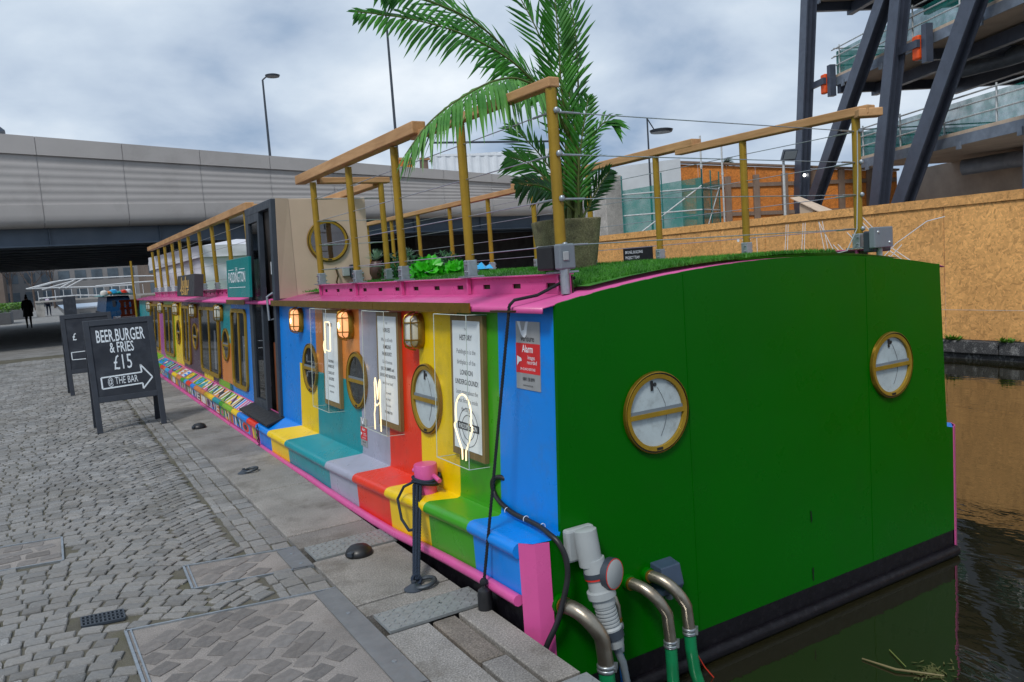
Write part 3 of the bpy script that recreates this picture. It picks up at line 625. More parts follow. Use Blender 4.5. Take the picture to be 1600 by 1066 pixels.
# bulkhead lamps
def lamp(y, z, lit):
    def st(hw, hh, off, k=8):
        pts = []
        for s_ in (1, -1):
            for i in range(k + 1):
                t = pi * i / k * s_ + (0 if s_ > 0 else 0); a_ = pi * i / k
                pts.append(onwall(y, z) + WU * hw * cos(a_) * s_ + WV * ((hh - hw) * s_ + hw * sin(a_) * s_) + WN * off)
        return pts
    def cap(rings): 
        q = G().loft(rings, True); q.poly(rings[-1]); return q
    o = cap([st(.06, .105, .002), st(.06, .105, .03), st(.052, .097, .04)]).build('bulkhead_lamp', BRASS, B, True)
    cap([st(.048, .09, .04), st(.048, .09, .07), st(.036, .078, .088), st(.015, .05, .095)]).build('lamp_glass', BULB if lit else LAMPGL, o, True)
    if lit: G().ball(onwall(y, z - .005, .068), .034, 12, 1.3).build('bulb', BULB2, o, True)
    cg = G()
    for f in (-.55, .55):
        cg.tube([onwall(y, z) + WU * (.062 * cos(pi * i / 8)) + WV * f * .09 + WN * (.035 + .068 * sin(pi * i / 8)) for i in range(9)], .0045, 6)
    cg.tube([onwall(y, z) + WV * (.11 * cos(pi * i / 10)) + WN * (.035 + .07 * min(1, 1.5 * sin(pi * i / 10))) for i in range(11)], .0045, 6)
    for s_ in (-1, 1): cg.tube([onwall(y, z) + WU * s_ * .05 + WV * (.1 * cos(pi * i / 8)) + WN * (.035 + .05 * min(1, 1.7 * sin(pi * i / 8))) for i in range(9)], .004, 6)
    cg.build('lamp_cage', BRASS, o, True)
for y, lit in ((4.19, 0), (5.40, 1), (6.67, 1), (10.2, 0), (12.2, 0), (13.95, 0), (16.0, 0), (17.9, 0)): lamp(y, 1.205, lit)
# display cases
def case(y0, y1, lines, nm_lab, neon):
    z0, z1, dp = .555, 1.315, .118
    o = G().obox(onwall((y0 + y1) / 2, (z0 + z1) / 2 + .004, .013), WU, WV, WN, (y1 - y0) / 2 - .006, (z1 - z0) / 2 - .012, .012).build('display_case', WOODFR, B)
    o['label'] = nm_lab
    cl = G(); C_ = onwall((y0 + y1) / 2, (z0 + z1) / 2, dp / 2)
    hw, hh, hd = (y1 - y0) / 2, (z1 - z0) / 2, dp / 2
    cl.add([C_ + WU * a * hw + WV * b * hh + WN * d * hd for a, b, d in ((-1, -1, 1), (1, -1, 1), (1, 1, 1), (-1, 1, 1), (-1, -1, -.98), (1, -1, -.98), (1, 1, -.98), (-1, 1, -.98))],
           [(0, 1, 2, 3), (0, 4, 5, 1), (1, 5, 6, 2), (2, 6, 7, 3), (3, 7, 4, 0)])
    cl.build('acrylic_cover', ACRYL, o)
    ed = G()
    for a, b in ((-1, -1), (1, -1), (1, 1), (-1, 1)):
        ed.tube([C_ + WU * a * hw + WV * b * hh + WN * hd, C_ + WU * a * hw + WV * b * hh - WN * hd * .98], .0022, 5)
    for p_, q_ in (((-1, -1), (1, -1)), ((1, -1), (1, 1)), ((1, 1), (-1, 1)), ((-1, 1), (-1, -1))):
        ed.tube([C_ + WU * p_[0] * hw + WV * p_[1] * hh + WN * hd, C_ + WU * q_[0] * hw + WV * q_[1] * hh + WN * hd], .0022, 5)
    ed.build('acrylic_edge', ACEDGE, o)
    pw = (y1 - y0) * .41; yc = (y0 + y1) / 2 + .0
    pc = onwall(yc, (z0 + z1) / 2 + .01, .0265); G().obox(pc, WU, WV, WN, pw, .335, .001).build('poster', PAPER, o)
    tb = G(); tg = G()
    for s_, zz, sz, b_, xs in lines: (tb if b_ else tg).text(s_, pc + WN * .0016 + WV * zz, WU, WV, sz, xs, .012 if b_ else 0)
    tb.build('heading_lettering', INK, o); tg.build('body_lettering', INKG, o)
    nz = G(); no = onwall(neon[0], neon[1], dp - .012)
    for path in neon[2]: nz.tube([no + WU * a + WV * b for a, b in path], .0042, 8)
    nz.build('neon_tube', NEON, o, True)
    return o, pc
arc = lambda cx, cy, rx, ry, a0, a1, n=14: [(cx + rx * cos(radians(a0 + (a1 - a0) * i / n)), cy + ry * sin(radians(a0 + (a1 - a0) * i / n))) for i in range(n + 1)]
roundel = [arc(0, .03, .085, .1, -25, 205, 22) + [(-.1, -.03), (-.098, -.045), (-.085, -.06), (-.045, -.12), (-.02, -.15), (-.018, -.2)], [(.077, -.012), (.092, -.02), (.095, -.035), (.08, -.055), (.045, -.12), (.022, -.15), (.02, -.2)]]
o, pc = case(3.385, 3.755, [('THE', .285, .018, 0, 1), ('HISTORY', .235, .04, 1, .85), ('Paddington is the', .165, .036, 0, .85), ('birthplace of the', .11, .036, 0, .85), ('LONDON', .055, .038, 1, .85), ('UNDERGROUND!', .005, .038, 1, .85),
                     ('Learn more about the', -.045, .034, 0, .8), ('heroic first trip inside', -.09, .034, 0, .8), ('the barge...', -.135, .034, 0, .85)], 'clear display case with history poster and glowing neon roundel', (3.46, .79, roundel))
rp = G()
for r_ in (.105, .068): rp.tube([pc + WN * .002 + WU * (r_ * cos(2 * pi * k / 28) + .01) + WV * (-.215 + r_ * .95 * sin(2 * pi * k / 28)) for k in range(29)], .0014, 4, False)
rp.obox(pc + WN * .0025 + WV * -.212 + WU * .01, WU, WV, WN, .118, .019, .0006); rp.build('printed_roundel', INK, o)
G().text('PADDINGTON', pc + WN * .0036 + WV * -.225 + WU * .01, WU, WV, .036, .85, .01).build('roundel_lettering', PAPER, o)
vsign = [[(-.07, -.2), (-.075, -.1), (-.06, -.06), (-.055, -.02), (-.06, .1), (-.045, .13), (-.03, .1), (-.01, .0), (.015, .1), (.03, .125), (.042, .1), (.03, .0), (.035, -.2)], [(-.06, -.03), (-.03, -.045), (0, -.03), (.02, -.02)]]
case(4.47, 4.85, [('THE', .285, .018, 0, 1), ('HEROES', .235, .038, 1, .85), ('Who is still with', .175, .034, 0, .85), ('EMMELINE', .13, .034, 1, .85), ('PANKHURST.', .085, .034, 1, .85), ('Clash frontman', .035, .032, 0, .85), ('JOE STRUMMER and', -.01, .032, 1, .8), ('SIR RICHARD BRANSON', -.052, .03, 1, .8), ('lived in our boat?', -.1, .03, 0, .85),
                  ('They would', -.16, .026, 0, .8), ('be proud', -.2, .026, 0, .8), ('of us now', -.24, .026, 0, .8), ('PADDINGTON', -.285, .024, 1, .8)], 'clear display case with heroes poster and glowing neon victory hand', (4.63, .765, vsign))
mug = [[(-.045, .1), (.05, .1), (.062, .088), (.062, -.1), (.05, -.11), (-.045, -.11), (-.055, -.1), (-.055, .09), (-.045, .1)], [(-.055, -.04), (-.085, -.045), (-.098, -.08), (-.085, -.115), (-.06, -.13)]]
case(5.615, 6.015, [('MAKERS', .235, .036, 1, .85), ('from', .1, .02, 0, .85), ('EUROPEAN', -.04, .03, 1, .85), ('BARBECUES', -.08, .032, 1, .85), ('CANAL ART', -.13, .032, 1, .85), ('GALLERIES', -.175, .032, 1, .85), ('and everything', -.225, .026, 0, .85), ('in between', -.27, .026, 0, .85)], 'clear display case with makers poster and glowing neon mug', (5.63, 1.12, mug))
# alarm plates
def alarm(yc, zc, w, h, lab):
    o = G().obox(onwall(yc, zc, .002), WU, WV, WN, w / 2, h / 2, .0015).build('alarm_plate', mat('alarm_plate_silver', S(170, 172, 174), .4, .4, .1, 9), B); o['label'] = lab
    at_ = lambda a, b: onwall(yc, zc, .0042) + WU * a * w / 2 + WV * b * h / 2
    G().add([at_(-1, -.52), at_(1, -.52), at_(1, .36), at_(-1, .36)], [(0, 1, 2, 3)]).build('red_field', mat('alarm_red', S(204, 40, 44), .4), o)
    G().add([onwall(yc, zc, .0037) + WU * a * w / 2 + WV * b * h / 2 for a, b in ((-.9, 1), (-.55, .62), (-.3, .5), (-.1, .62), (.05, 1), (-.15, 1), (-.3, .75), (-.5, .72), (-.65, 1))], [tuple(range(9))]).build('printed_figure', PAPER, o)
    wt = G(); T_ = lambda a, b, off=.0052: onwall(yc, zc, off) + WU * a * w / 2 + WV * b * h / 2
    wt.text('Alarm', T_(0, .1), WU, WV, h * .155, .78, .012); wt.text('Images', T_(.3, -.1), WU, WV, h * .085, .85); wt.text('recorded', T_(.35, -.24), WU, WV, h * .085, .85); wt.text('24h GUARD RESPONSE', T_(0, -.43), WU, WV, h * .055, .75)
    wt.add([T_(-.9, -.02), T_(-.55, -.08), T_(-.5, -.16), T_(-.72, -.2), T_(-.9, -.32)], [(0, 1, 2, 3, 4)]); wt.build('white_lettering', PAPER, o)
    bt = G(); bt.text('verisure', T_(0, .42), WU, WV, h * .13, .85, .004); bt.text('0800 158 8999', T_(.06, -.74), WU, WV, h * .075, .72, .006); bt.text('www.verisure.co.uk', T_(0, -.9), WU, WV, h * .045, .75); bt.build('black_lettering', INK, o)
alarm(3.005, 1.135, .205, .31, 'silver and red alarm plate on the blue panel'); alarm(5.2, .46, .13, .2, 'small silver and red alarm plate by the deck')

# roof sheet, eave trim
def roofsheet(y0, y1, nm, c):
    xs = [.185, .188] + [.25 + 2.78 * i / 16 for i in range(17)] + [3.09]
    pr_ = lambda y: [(x, y, (roofz(.25) - .035 if i == 0 else roofz(.25) - .012 if i == 1 else roofz(min(max(x, .25), 3.03)) - .003 - (.014 if x > 3.05 else 0))) for i, x in enumerate(xs)]
    return G().loft([pr_(y0), pr_((y0 + y1) / 2), pr_(y1)]).build(nm, P[c], B, True, solid=.006)
roofsheet(TY + .006, 7.4, 'roof_sheet', 'pink'); roofsheet(7.4, YE + .05, 'roof_sheet', 'pink')
for y0, y1 in ((3.40, 4.72), (4.725, 6.05), (6.055, 7.36), (8.5, 9.45)): G().box(.168, .176, y0, y1, 1.328, 1.378).build('eave_trim', BRASS, B)
G().box(.15, .2, 2.98, 3.16, 1.34, 1.347).build('eave_bracket', DKBRASS, B)
# turf on the roof
turf = G(); 
turf.loft([[(x, y, roofz(x) + .022) for x in [.5 + 2.3 * i / 10 for i in range(11)]] for y in (2.86, 5, 7.4)])
tr = random.Random(3)
for i in range(34000):
    x = tr.uniform(.49, 2.82); y = 2.955 - .18 * min(1, max(0, (x - .5) / 1.0)) + 4.5 * tr.random() ** 1.9; z = roofz(x) + .018; a = tr.uniform(0, 6.28); h = tr.uniform(.012, .026); lx, ly = tr.uniform(-.012, .012), tr.uniform(-.012, .012)
    if x > 2.1 and y < 3.7: continue
    turf.add([(x - .003 * cos(a), y - .003 * sin(a), z), (x + .003 * cos(a), y + .003 * sin(a), z), (x + lx, y + ly, z + h)], [(0, 1, 2)])
o = turf.build('turf_mat', TURF, B); o['kind'] = 'stuff'
G().loft([[(x, y, roofz(x) + .02) for x in [.5 + 2.3 * i / 10 for i in range(11)]] for y in (8.7, 14, YE - .3)]).build('turf_mat', TURF, B)
# upstands and rails
XL, XR = .45, 2.83; Z0 = roofz(.45)
def upstand(x, y0, y1, sgn):
    u_ = G(); n = int((y1 - y0) / .3); l = (y1 - y0) / n; u_.box(x - .004, x + .004, y0, y1, Z0, Z0 + .026); u_.box(x - .004, x + .004, y0, y1, Z0 + .05, Z0 + .086); u_.box(x - .03, x + .02, y0, y1, Z0 + .086, Z0 + .092)
    for i in range(n + 1):
        a = y0 + i * l; u_.box(x - .004, x + .004, max(y0, a - l / 2 + .04), min(y1, a + l / 2 - .04), Z0 + .026, Z0 + .05)
    o = u_.build('upstand', P['pink'], B)
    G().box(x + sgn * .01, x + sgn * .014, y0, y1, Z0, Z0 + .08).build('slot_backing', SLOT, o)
upstand(XL, 2.93, 6.7, 1); upstand(XR, 3.1, 12.5, -1); upstand(XL, 9.2, 18.8, 1)
def post(x, y, zt=2.36, clamp=True):
    o = G().tube([(x, y, Z0 + .1), (x, y, zt)], .026, 12).build('post', GOLD, B, True)
    G().box(x - .03, x + .03, y - .028, y + .028, Z0 + .1, Z0 + .19).build('clamp', STEEL, o, bevel=.006)
    G().box(x - .05, x + .05, y - .06, y + .06, Z0 + .094, Z0 + .102).build('base_plate', STEEL, o)
    bb = G()
    for zz in (.125, .165): bb.tube([(x - .045, y - .01, Z0 + zz), (x + .045, y - .01, Z0 + zz)], .006, 6)
    bb.build('clamp_bolt', STEEL, o); G().box(x - .03, x - .01, y - .008, y + .008, Z0, Z0 + .086).build('stiffener', P['pink'], o)
    for zz in (1.62, 1.83, 2.03, 2.22): pass
PL = [2.99, 3.89, 4.84, 5.74, 6.65]; PR = [3.16, 4.08, 5.02, 5.96, 6.93, 7.89, 8.88, 9.85, 10.8, 11.8]; PF = [9.3, 10.35, 11.44, 12.47, 13.53, 14.49, 15.42, 16.47, 17.49, 18.52]
for y in PL: post(XL, y)
for y in PR: post(XR, y)
for y in PF: post(XL, y)
post(1.06, 6.65); post(1.06, 8.9)
def rail(a, b, w=.075, h=.055, mt=TIMB): return G().bar(a, b, w, h).build('handrail', mt, B, bevel=.006)
rail((XL, 2.96, 2.345), (XL, 4.5, 2.37), .06, .045); rail((XL - .02, 4.38, 2.405), (XL - .02, 6.95, 2.415), .09, .075)
rail((XR, 3.05, 2.335), (XR, 4.75, 2.345)); rail((XR + .01, 4.55, 2.385), (XR + .01, 7.3, 2.375), .1, .06); rail((XR, 7.05, 2.335), (XR, 12.2, 2.33)); rail((XR - .05, 3.12, 2.318), (XR + .07, 3.04, 2.316), .09, .05, TIMBX)
rail((.5, 6.66, 2.375), (1.14, 6.66, 2.375), .09, .05, TIMBX); rail((1.06, 6.72, 2.36), (1.06, 9.2, 2.36), .09, .06)
rail((XL, 9.05, 2.40), (XL, 18.9, 2.44), .1, .085); rail((XL + .03, 9.05, 2.385), (1.06, 9.05, 2.37), .08, .07, TIMBX); rail((1.9, 13.4, 2.36), (1.9, 18.9, 2.36))
def wire(pts): G().tube(pts, .0028, 5).build('guard_wire', STEEL, B)
def fit(p, d):
    d = Vector(d).normalized(); p = Vector(p); G().tube([p + d * .02, p + d * .16], .0055, 6).build('wire_tensioner', STEEL, B, True)
for zz in (1.62, 1.83, 2.03, 2.22):
    wire([(XL, 2.99, zz), (XL, 6.65, zz)]); wire([(XR, 3.16, zz), (XR, 11.8, zz)]); wire([(XL, 2.99, zz), (XR, 3.16, zz)]); wire([(XL, 6.65, zz), (1.06, 6.65, zz)]); wire([(XL, 9.3, zz), (XL, 18.5, zz)])
    fit((XL, 2.99, zz), (0, 1, 0)); fit((XL, 2.99, zz), (1, .07, 0)); fit((XR, 3.16, zz), (0, 1, 0)); fit((XR, 3.16, zz), (-1, -.07, 0)); fit((1.06, 6.65, zz), (-1, 0, 0)); fit((XL, 6.65, zz), (1, 0, 0))
    G().ball((XR - .0, 3.13, zz), .016, 8).build('eye_bolt', STEEL, B, True); G().ball((XL - .0, 2.955, zz), .016, 8).build('eye_bolt', STEEL, B, True)
G().tube([(XR - .03, 3.13, 2.22), (XR - .05, 3.12, 1.95), (XR - .1, 3.1, 1.62), (XR - .2, 3.1, 1.49), (XR - .35, 3.1, 1.475)], .0035, 6).build('loose_cable', GREYPL, B, True)

# hatch house and door
G().box(.44, 1.2, 7.45, 8.75, 1.4, 2.31).build('hatch_house', TAN, B, bevel=.006)
G().prism([(.445, 7.446, 1.385), (.27, 7.40, 1.385), (.315, 7.40, 2.312), (.445, 7.446, 2.312)], (0, .008, 0)).build('hatch_corner_plate', TAN, B)
porthole((.79, 7.45, 1.9), (0, -1, 0), (1, 0, 0), (0, 0, 1), .205, B, mat('brown_pane_reflections', S(112, 78, 60), .6, 0, .5, 9, stretch=(1, 1, .2)), bar_=False)  # backing colour streaked upright to paint the reflections of the brownish pane
G().box(.98, 1.07, 7.4, 7.45, 1.53, 1.66).build('hatch_switch', DKGREY, B, bevel=.006); G().box(.9, .97, 7.41, 7.45, 1.55, 1.64).build('hatch_socket', GREYPL, B, bevel=.006)
G().tube([(.84, 7.44, 1.64), (.85, 7.42, 1.56), (.83, 7.42, 1.5), (.85, 7.42, 1.44)], .008, 6).build('hatch_hook', DKBRASS, B, True)
dw = lambda y, z, off=0: Vector((.205 + .05 * (z - .3), y, z)) + Vector((-off, 0, 0))
DV = Vector((.05, 0, 1)).normalized(); DN = Vector((-1, 0, .05)).normalized()
door = G()
def dbar(y0, y1, z0, z1, t=.035, off=.0, g_=None):
    c = dw((y0 + y1) / 2, (z0 + z1) / 2, off); (g_ or door).obox(c, WU, DV, DN, (y1 - y0) / 2, (z1 - z0) / 2, t)
dbar(7.41, 7.49, .22, 2.31); dbar(8.43, 8.51, .22, 2.31); dbar(7.49, 8.43, 2.23, 2.31); dbar(7.49, 8.43, .22, .27)
do = door.build('door', DKGREY, B, bevel=.005)
lf = G(); dbar(7.9, 7.97, .27, 2.23, .022, .015, lf); dbar(8.36, 8.43, .27, 2.23, .022, .015, lf); dbar(7.97, 8.36, 2.15, 2.23, .022, .015, lf); dbar(7.97, 8.36, .27, .36, .022, .015, lf); lf.build('door_leaf', DKGREY, do)
pg = G(); dbar(7.97, 8.36, .36, 2.15, .003, .015, pg); pg.build('door_pane', TINT, do)
G().box(.32, .34, 7.42, 8.5, .2, 2.28).build('door_interior', DARKROOM, do)
ip = G(); dbar(7.5, 7.88, .27, .95, .004, -.05, ip); ip.build('bar_front', mat('brown_bar_front', S(120, 66, 36), .5), do)
ip = G(); dbar(7.58, 7.8, 1.62, 1.74, .004, -.04, ip); ip.build('notice_paper', PAPER, do)
ip = G(); dbar(8.0, 8.16, .5, 1.5, .004, -.03, ip); ip.build('pale_curtain', TARP, do)
hp = dw(7.5, 1.3, .05); G().tube([hp + Vector((.03, .0, -.1)), hp + Vector((-.03, .0, -.11)), hp + Vector((-.03, 0, .11)), hp + Vector((.03, .02, .14))], .012, 8).build('door_handle', STEEL, do, True)
G().prism([(.02, 7.35, .215), (.2, 7.35, .265), (.2, 8.55, .275), (.02, 8.55, .225)], (0, 0, .018)).build('door_sill', BLACKPL, B)
# deck bollard
bo = G().lathe((.115, 3.97, gz(3.97) + .0), (0, 0, 1), [(.055, 0), (.055, .07), (.066, .08), (.066, .165), (.062, .172), (.001, .174)], 24).build('deck_bollard', P['pink'], B, True)
G().tube([(.115 + .02, 3.97 - .045, gz(3.97) + .115), (.115 + .02, 3.97 - .13, gz(3.97) + .095)], .013, 10).build('crossbar', P['pink'], bo, True); G().tube([(.1, 4.0, gz(3.97) + .12), (.08, 4.06, gz(3.97) + .125)], .013, 10).build('crossbar', P['pink'], bo, True)
G().lathe((.13, 7.9, gz(8) + .01), (0, 0, 1), [(.03, 0), (.03, .0)], 4)
# chain on the gunwale
for i in range(9):
    z = gz(7.62) + .0 - i * .028; r_ = [(-.008 - (.004 if i % 2 else 0) + (.009 * cos(t * pi / 5) if i % 2 else 0), 7.62 + (0 if i % 2 else .009 * cos(t * pi / 5)), z + .018 * sin(t * pi / 5)) for t in range(11)]
    G().tube(r_, .0035, 5, False).build('chain_link', BLACKPL, B)
# name boards on the eave
def board(y0, y1, z0, z1, x, th, m_, nm, lab, tilt=.06):
    o = G().obox((x, (y0 + y1) / 2, (z0 + z1) / 2), WU, (tilt, 0, 1), (-1, 0, tilt), (y1 - y0) / 2, (z1 - z0) / 2, th / 2).build(nm, m_, B, bevel=.004); o['label'] = lab
    return o, (lambda a, b, off=0: Vector((x, (y0 + y1) / 2, (z0 + z1) / 2)) + WU * a * (y1 - y0) / 2 + Vector((tilt, 0, 1)) * b * (z1 - z0) / 2 + Vector((-1, 0, tilt)) * (th / 2 + .002 + off))
o, A_ = board(7.9, 8.98, 1.41, 1.81, .13, .03, paint('teal_board', 0, 128, 128), 'name_board', 'teal name board with white lettering beside the door')
tx = G(); tx.text('PADDINGTON', A_(-.05, -.22), WU, (0.06, 0, 1), .155, .82, .008); tx.text('THE', A_(-.05, .34), WU, (0.06, 0, 1), .06, 1)
for a0, a1, b_ in ((-.8, -.3, .42), (.2, .7, .42), (-.8, .7, -.5)): tx.add([A_(a0, b_), A_(a1, b_), A_(a1, b_ + .03), A_(a0, b_ + .03)], [(0, 1, 2, 3)])
tx.build('white_lettering', PAPER, o)
o, A_ = board(11.15, 12.7, 1.42, 1.72, .16, .12, mat('dark_sign_box', S(58, 58, 62), .5), 'sign_box', 'dark sign box with gold script lettering on the eave', .12)
tx = G(); tx.text('JuJu', A_(-.05, -.2), WU, (.12, 0, 1), .22, 2.3, .03); tx.text('Bar', A_(.0, -.85), WU, (.12, 0, 1), .17, 3.0, .02); tx.build('gold_lettering', mat('gold_letter', S(214, 172, 96), .4, .3), o)
# canopy tent on the fore roof
def tent():
    r_ = random.Random(4); T = G()
    def sheet(A, Bp, C, D, nu, nv, amp, seed):
        q = random.Random(seed); ph = [q.uniform(0, 6) for _ in range(4)]; rings = []
        nrm = (Vector(Bp) - Vector(A)).cross(Vector(D) - Vector(A)).normalized()
        for i in range(nu + 1):
            row = []
            for j in range(nv + 1):
                u, v = i / nu, j / nv; p = Vector(A).lerp(Vector(Bp), u).lerp(Vector(D).lerp(Vector(C), u), v)
                row.append(p + nrm * amp * (sin(u * 14 + ph[0] + v * 2) * .5 + sin(u * 33 + ph[1]) * .25 * (1 - v) + sin(v * 9 + u * 6 + ph[2]) * .4) * sin(pi * min(1, v * 1.0 + .1)))
            rings.append(row)
        return G().loft(rings)
    o = sheet((.66, 13.6, 1.47), (2.7, 13.6, 1.47), (2.7, 13.6, 2.12), (.66, 13.6, 2.12), 24, 10, .04, 1).build('tent_wall', TARP, B, True)
    sheet((.60, 20.1, 1.44), (.66, 13.6, 1.47), (.66, 13.6, 2.12), (.60, 20.1, 2.2), 30, 10, .04, 2).build('tent_wall', TARP, B, True)
    sheet((.6, 13.55, 2.02), (2.75, 13.55, 2.0), (2.75, 13.55, 2.19), (.6, 13.55, 2.21), 24, 4, .02, 3).build('tent_valance', TARP, B, True)
    sheet((.54, 20.2, 2.0), (.6, 13.55, 2.02), (.6, 13.55, 2.21), (.54, 20.2, 2.3), 24, 4, .03, 4).build('tent_valance', TARP, B, True)
    G().add([(.6, 13.55, 2.2), (2.75, 13.55, 2.19), (1.7, 16, 2.42), (1.5, 20.2, 2.42), (.54, 20.2, 2.3), (2.8, 20.2, 2.3)], [(0, 1, 2), (0, 2, 3, 4), (1, 5, 3, 2)]).build('tent_roof', TARP, B)
    G().tube([(.16, 20.3, .3), (.16, 20.25, 2.25)], .025, 8).build('tent_pole', GOLD, B, True)
tent()

# ------------------------------------------------------------------ stern services
YS = TY - .0
def bend(a, r_, L1, L2, n=8, sag=0.):   # out of the plate then round to hang down
    pts = [Vector((a[0], YS, a[2])), Vector((a[0], YS - L1, a[2]))]
    for i in range(1, n + 1):
        t = pi / 2 * i / n; pts.append(Vector((a[0], YS - L1 - r_ * sin(t), a[2] - r_ * (1 - cos(t)))))
    pts.append(pts[-1] + Vector((0, 0, -L2))); return pts
def hoseobj(pts, r_, lab, ribs=True):
    o = thing('water_hose', lab, 'hose', pts[-1]); dense = []
    for i in range(len(pts) - 1):
        a, b = Vector(pts[i]), Vector(pts[i + 1]); k = max(1, int((b - a).length / .006)) if ribs else 6
        dense += [a.lerp(b, q / k) for q in range(k)]
    dense.append(Vector(pts[-1]))
    G().tube(dense, [r_ * (1 + (.07 if (i % 2 and ribs) else 0)) for i in range(len(dense))], 12).build('hose_body', HOSE, o, True)
for (x, z, r_, L1, L2, dx_, lab) in ((.175, .075, .034, .05, .12, .02, 'green corrugated hose nearest the quay, under the fat steel bend'), (.545, .07, .027, .04, .13, .02, 'green corrugated hose in the middle, beside the power plug'), (.66, .075, .027, .04, .11, .05, 'green corrugated hose below the blue-grey socket box')):
    pts = bend((x, 0, z), .12, L1, L2)
    # swing the bend sideways as on the stern: the outlet drifts towards +x
    n_ = len(pts); pts = [p + Vector((.10 * (i / (n_ - 1)) ** 1.2, 0, 0)) for i, p in enumerate(pts)]
    o = G().lathe((x, YS, z), (0, -1, 0), [(r_ * 1.35, 0), (r_ * 1.3, .02), (r_ * 1.05, .024)], 16).build('pipe_socket', P['dgreen'], B, True)
    G().lathe((x, YS - .024, z), (0, -1, 0), [(r_ * 1.12, 0), (r_ * 1.12, .008)], 16).build('weld_ring', BRASS, o, True)
    G().tube(pts, r_, 16).build('pipe_bend', STAIN, o, True)
    e_ = pts[-1]; cl = G()
    for q in (.0, .018): cl.lathe(e_ + Vector((0, 0, .004 - q)), (0, 0, -1), [(r_ * 1.1, 0), (r_ * 1.18, .003), (r_ * 1.18, .012), (r_ * 1.1, .015)], 18)
    cl.obox(e_ + Vector((r_ * .9, -r_ * .7, -.012)), (1, 1, 0), (1, -1, 0), (0, 0, 1), .022, .008, .012); cl.tube([e_ + Vector((r_ * .3, -r_ * 1.2, -.01)), e_ + Vector((r_ * 1.5, -r_ * .2, -.01))], .005, 6)
    cl.build('hose_clamp', STEEL, o, True)
    hoseobj([e_ + Vector((0, 0, -.005)), e_ + Vector((dx_ * .1, 0, -.1)), e_ + Vector((dx_ * .6, .01, -.22)), e_ + Vector((dx_ * 1.6, .0, -.4))], r_ * .98, lab)
# power inlet and plug
o = G().box(.205, .35, YS - .045, YS, .255, .40).build('power_inlet', GREYPL, B, bevel=.012)
hs = G(); tb_ = Vector((.02, -.16, -1)).normalized()
hs.lathe((.285, YS - .06, .40), (.05, -.12, -1), [(.035, -.0), (.05, .005), (.052, .1), (.05, .16)], 24); hs.build('inlet_hood', GREYPL, o, True)
ax = Vector((.13, -.14, -1)).normalized(); q0 = Vector((.3, YS - .085, .27))
G().lathe(q0, ax, [(.05, 0), (.052, .05), (.052, .07)], 24).build('inlet_collar', GREYPL, o, True)
G().lathe(q0, ax, [(.056, .055), (.057, .075), (.054, .076)], 24).build('inlet_gasket', DKGREY, o, True); G().lathe(q0, ax, [(.055, .076), (.055, .084)], 24).build('red_ring', mat('plug_red', S(205, 48, 40), .4), o, True)
ca = Vector((.35, -1, .05)).normalized(); cc = Vector((.36, YS - .15, .205))
cp = G().lathe(cc, ca, [(.062, -.03), (.068, -.028), (.068, .0), (.064, .004)], 28).build('inlet_cap', DKGREY, o, True)
G().lathe(cc, ca, [(.0625, .0045), (.06, .0065), (.001, .007)], 28).build('cap_face', GREYPL, o, True); G().lathe(cc, ca, [(.0655, .003), (.0655, .0055), (.062, .0055)], 28, False).build('cap_red_ring', mat('cap_red', S(205, 60, 50), .4), o, True)
pl = thing('power_plug', 'large grey industrial power plug hanging from the stern inlet', 'plug', (.33, YS - .1, -.2))
q1 = q0 + ax * .085
G().lathe(q1, ax, [(.046, 0), (.05, .05), (.062, .055), (.062, .085), (.05, .09), (.05, .12)], 24).build('plug_head', GREYPL, pl, True)
pr_ = [(.043, .12)]
for i in range(6): pr_ += [(.047, .122 + i * .016), (.047, .13 + i * .016), (.041, .132 + i * .016), (.041, .136 + i * .016)]
G().lathe(q1, ax, pr_ + [(.05, .225), (.05, .232)], 24).build('plug_bellows', GREYPL, pl, True)
G().lathe(q1, ax, [(.052, .232), (.052, .27), (.049, .272)], 24).build('plug_gland', DKGREY, pl, True); G().lathe(q1, ax, [(.047, .272), (.04, .31), (.02, .312)], 24).build('gland_nut', GREYPL, pl, True)
q2 = q1 + ax * .31; G().tube([q2, q2 + Vector((.03, -.01, -.08)), q2 + Vector((.055, -.0, -.2)), q2 + Vector((.06, .0, -.35))], .017, 10).build('power_cable', MIDGREY, pl, True)
# small water inlet with tap
o = G().tube([(.40, YS, .075), (.40, YS - .05, .075), (.41, YS - .075, .06), (.418, YS - .085, .02), (.42, YS - .085, -.03)], .014, 10).build('water_inlet', STAIN, B, True)
t_ = Vector((.42, YS - .085, -.03)); G().lathe(t_, (0, 0, -1), [(.016, 0), (.016, .018), (.013, .02)], 12).build('brass_nut', BRASS, o, True)
G().lathe(t_ + Vector((0, 0, -.02)), (0, 0, -1), [(.017, 0), (.021, .01), (.021, .03), (.015, .034), (.019, .045), (.019, .062), (.014, .066), (.018, .075), (.018, .09), (.012, .094)], 14).build('hose_connector', STEEL, o, True)
G().lathe(t_ + Vector((.0, 0, -.125)), (0, 0, -1), [(.012, -.012), (.018, .0), (.018, .03), (.014, .034)], 12).build('valve', STEEL, o, True)
G().obox(t_ + Vector((-.012, -.02, -.23)), (0, 0, 1), (1, 0, 0), (0, 1, 0), .07, .012, .005).build('valve_lever', mat('blue_lever', S(20, 110, 205), .4), o, bevel=.003)
G().tube([t_ + Vector((0, 0, -.16)), t_ + Vector((0, .0, -.4))], .012, 8).build('drain_tail', BLACKPL, o, True)
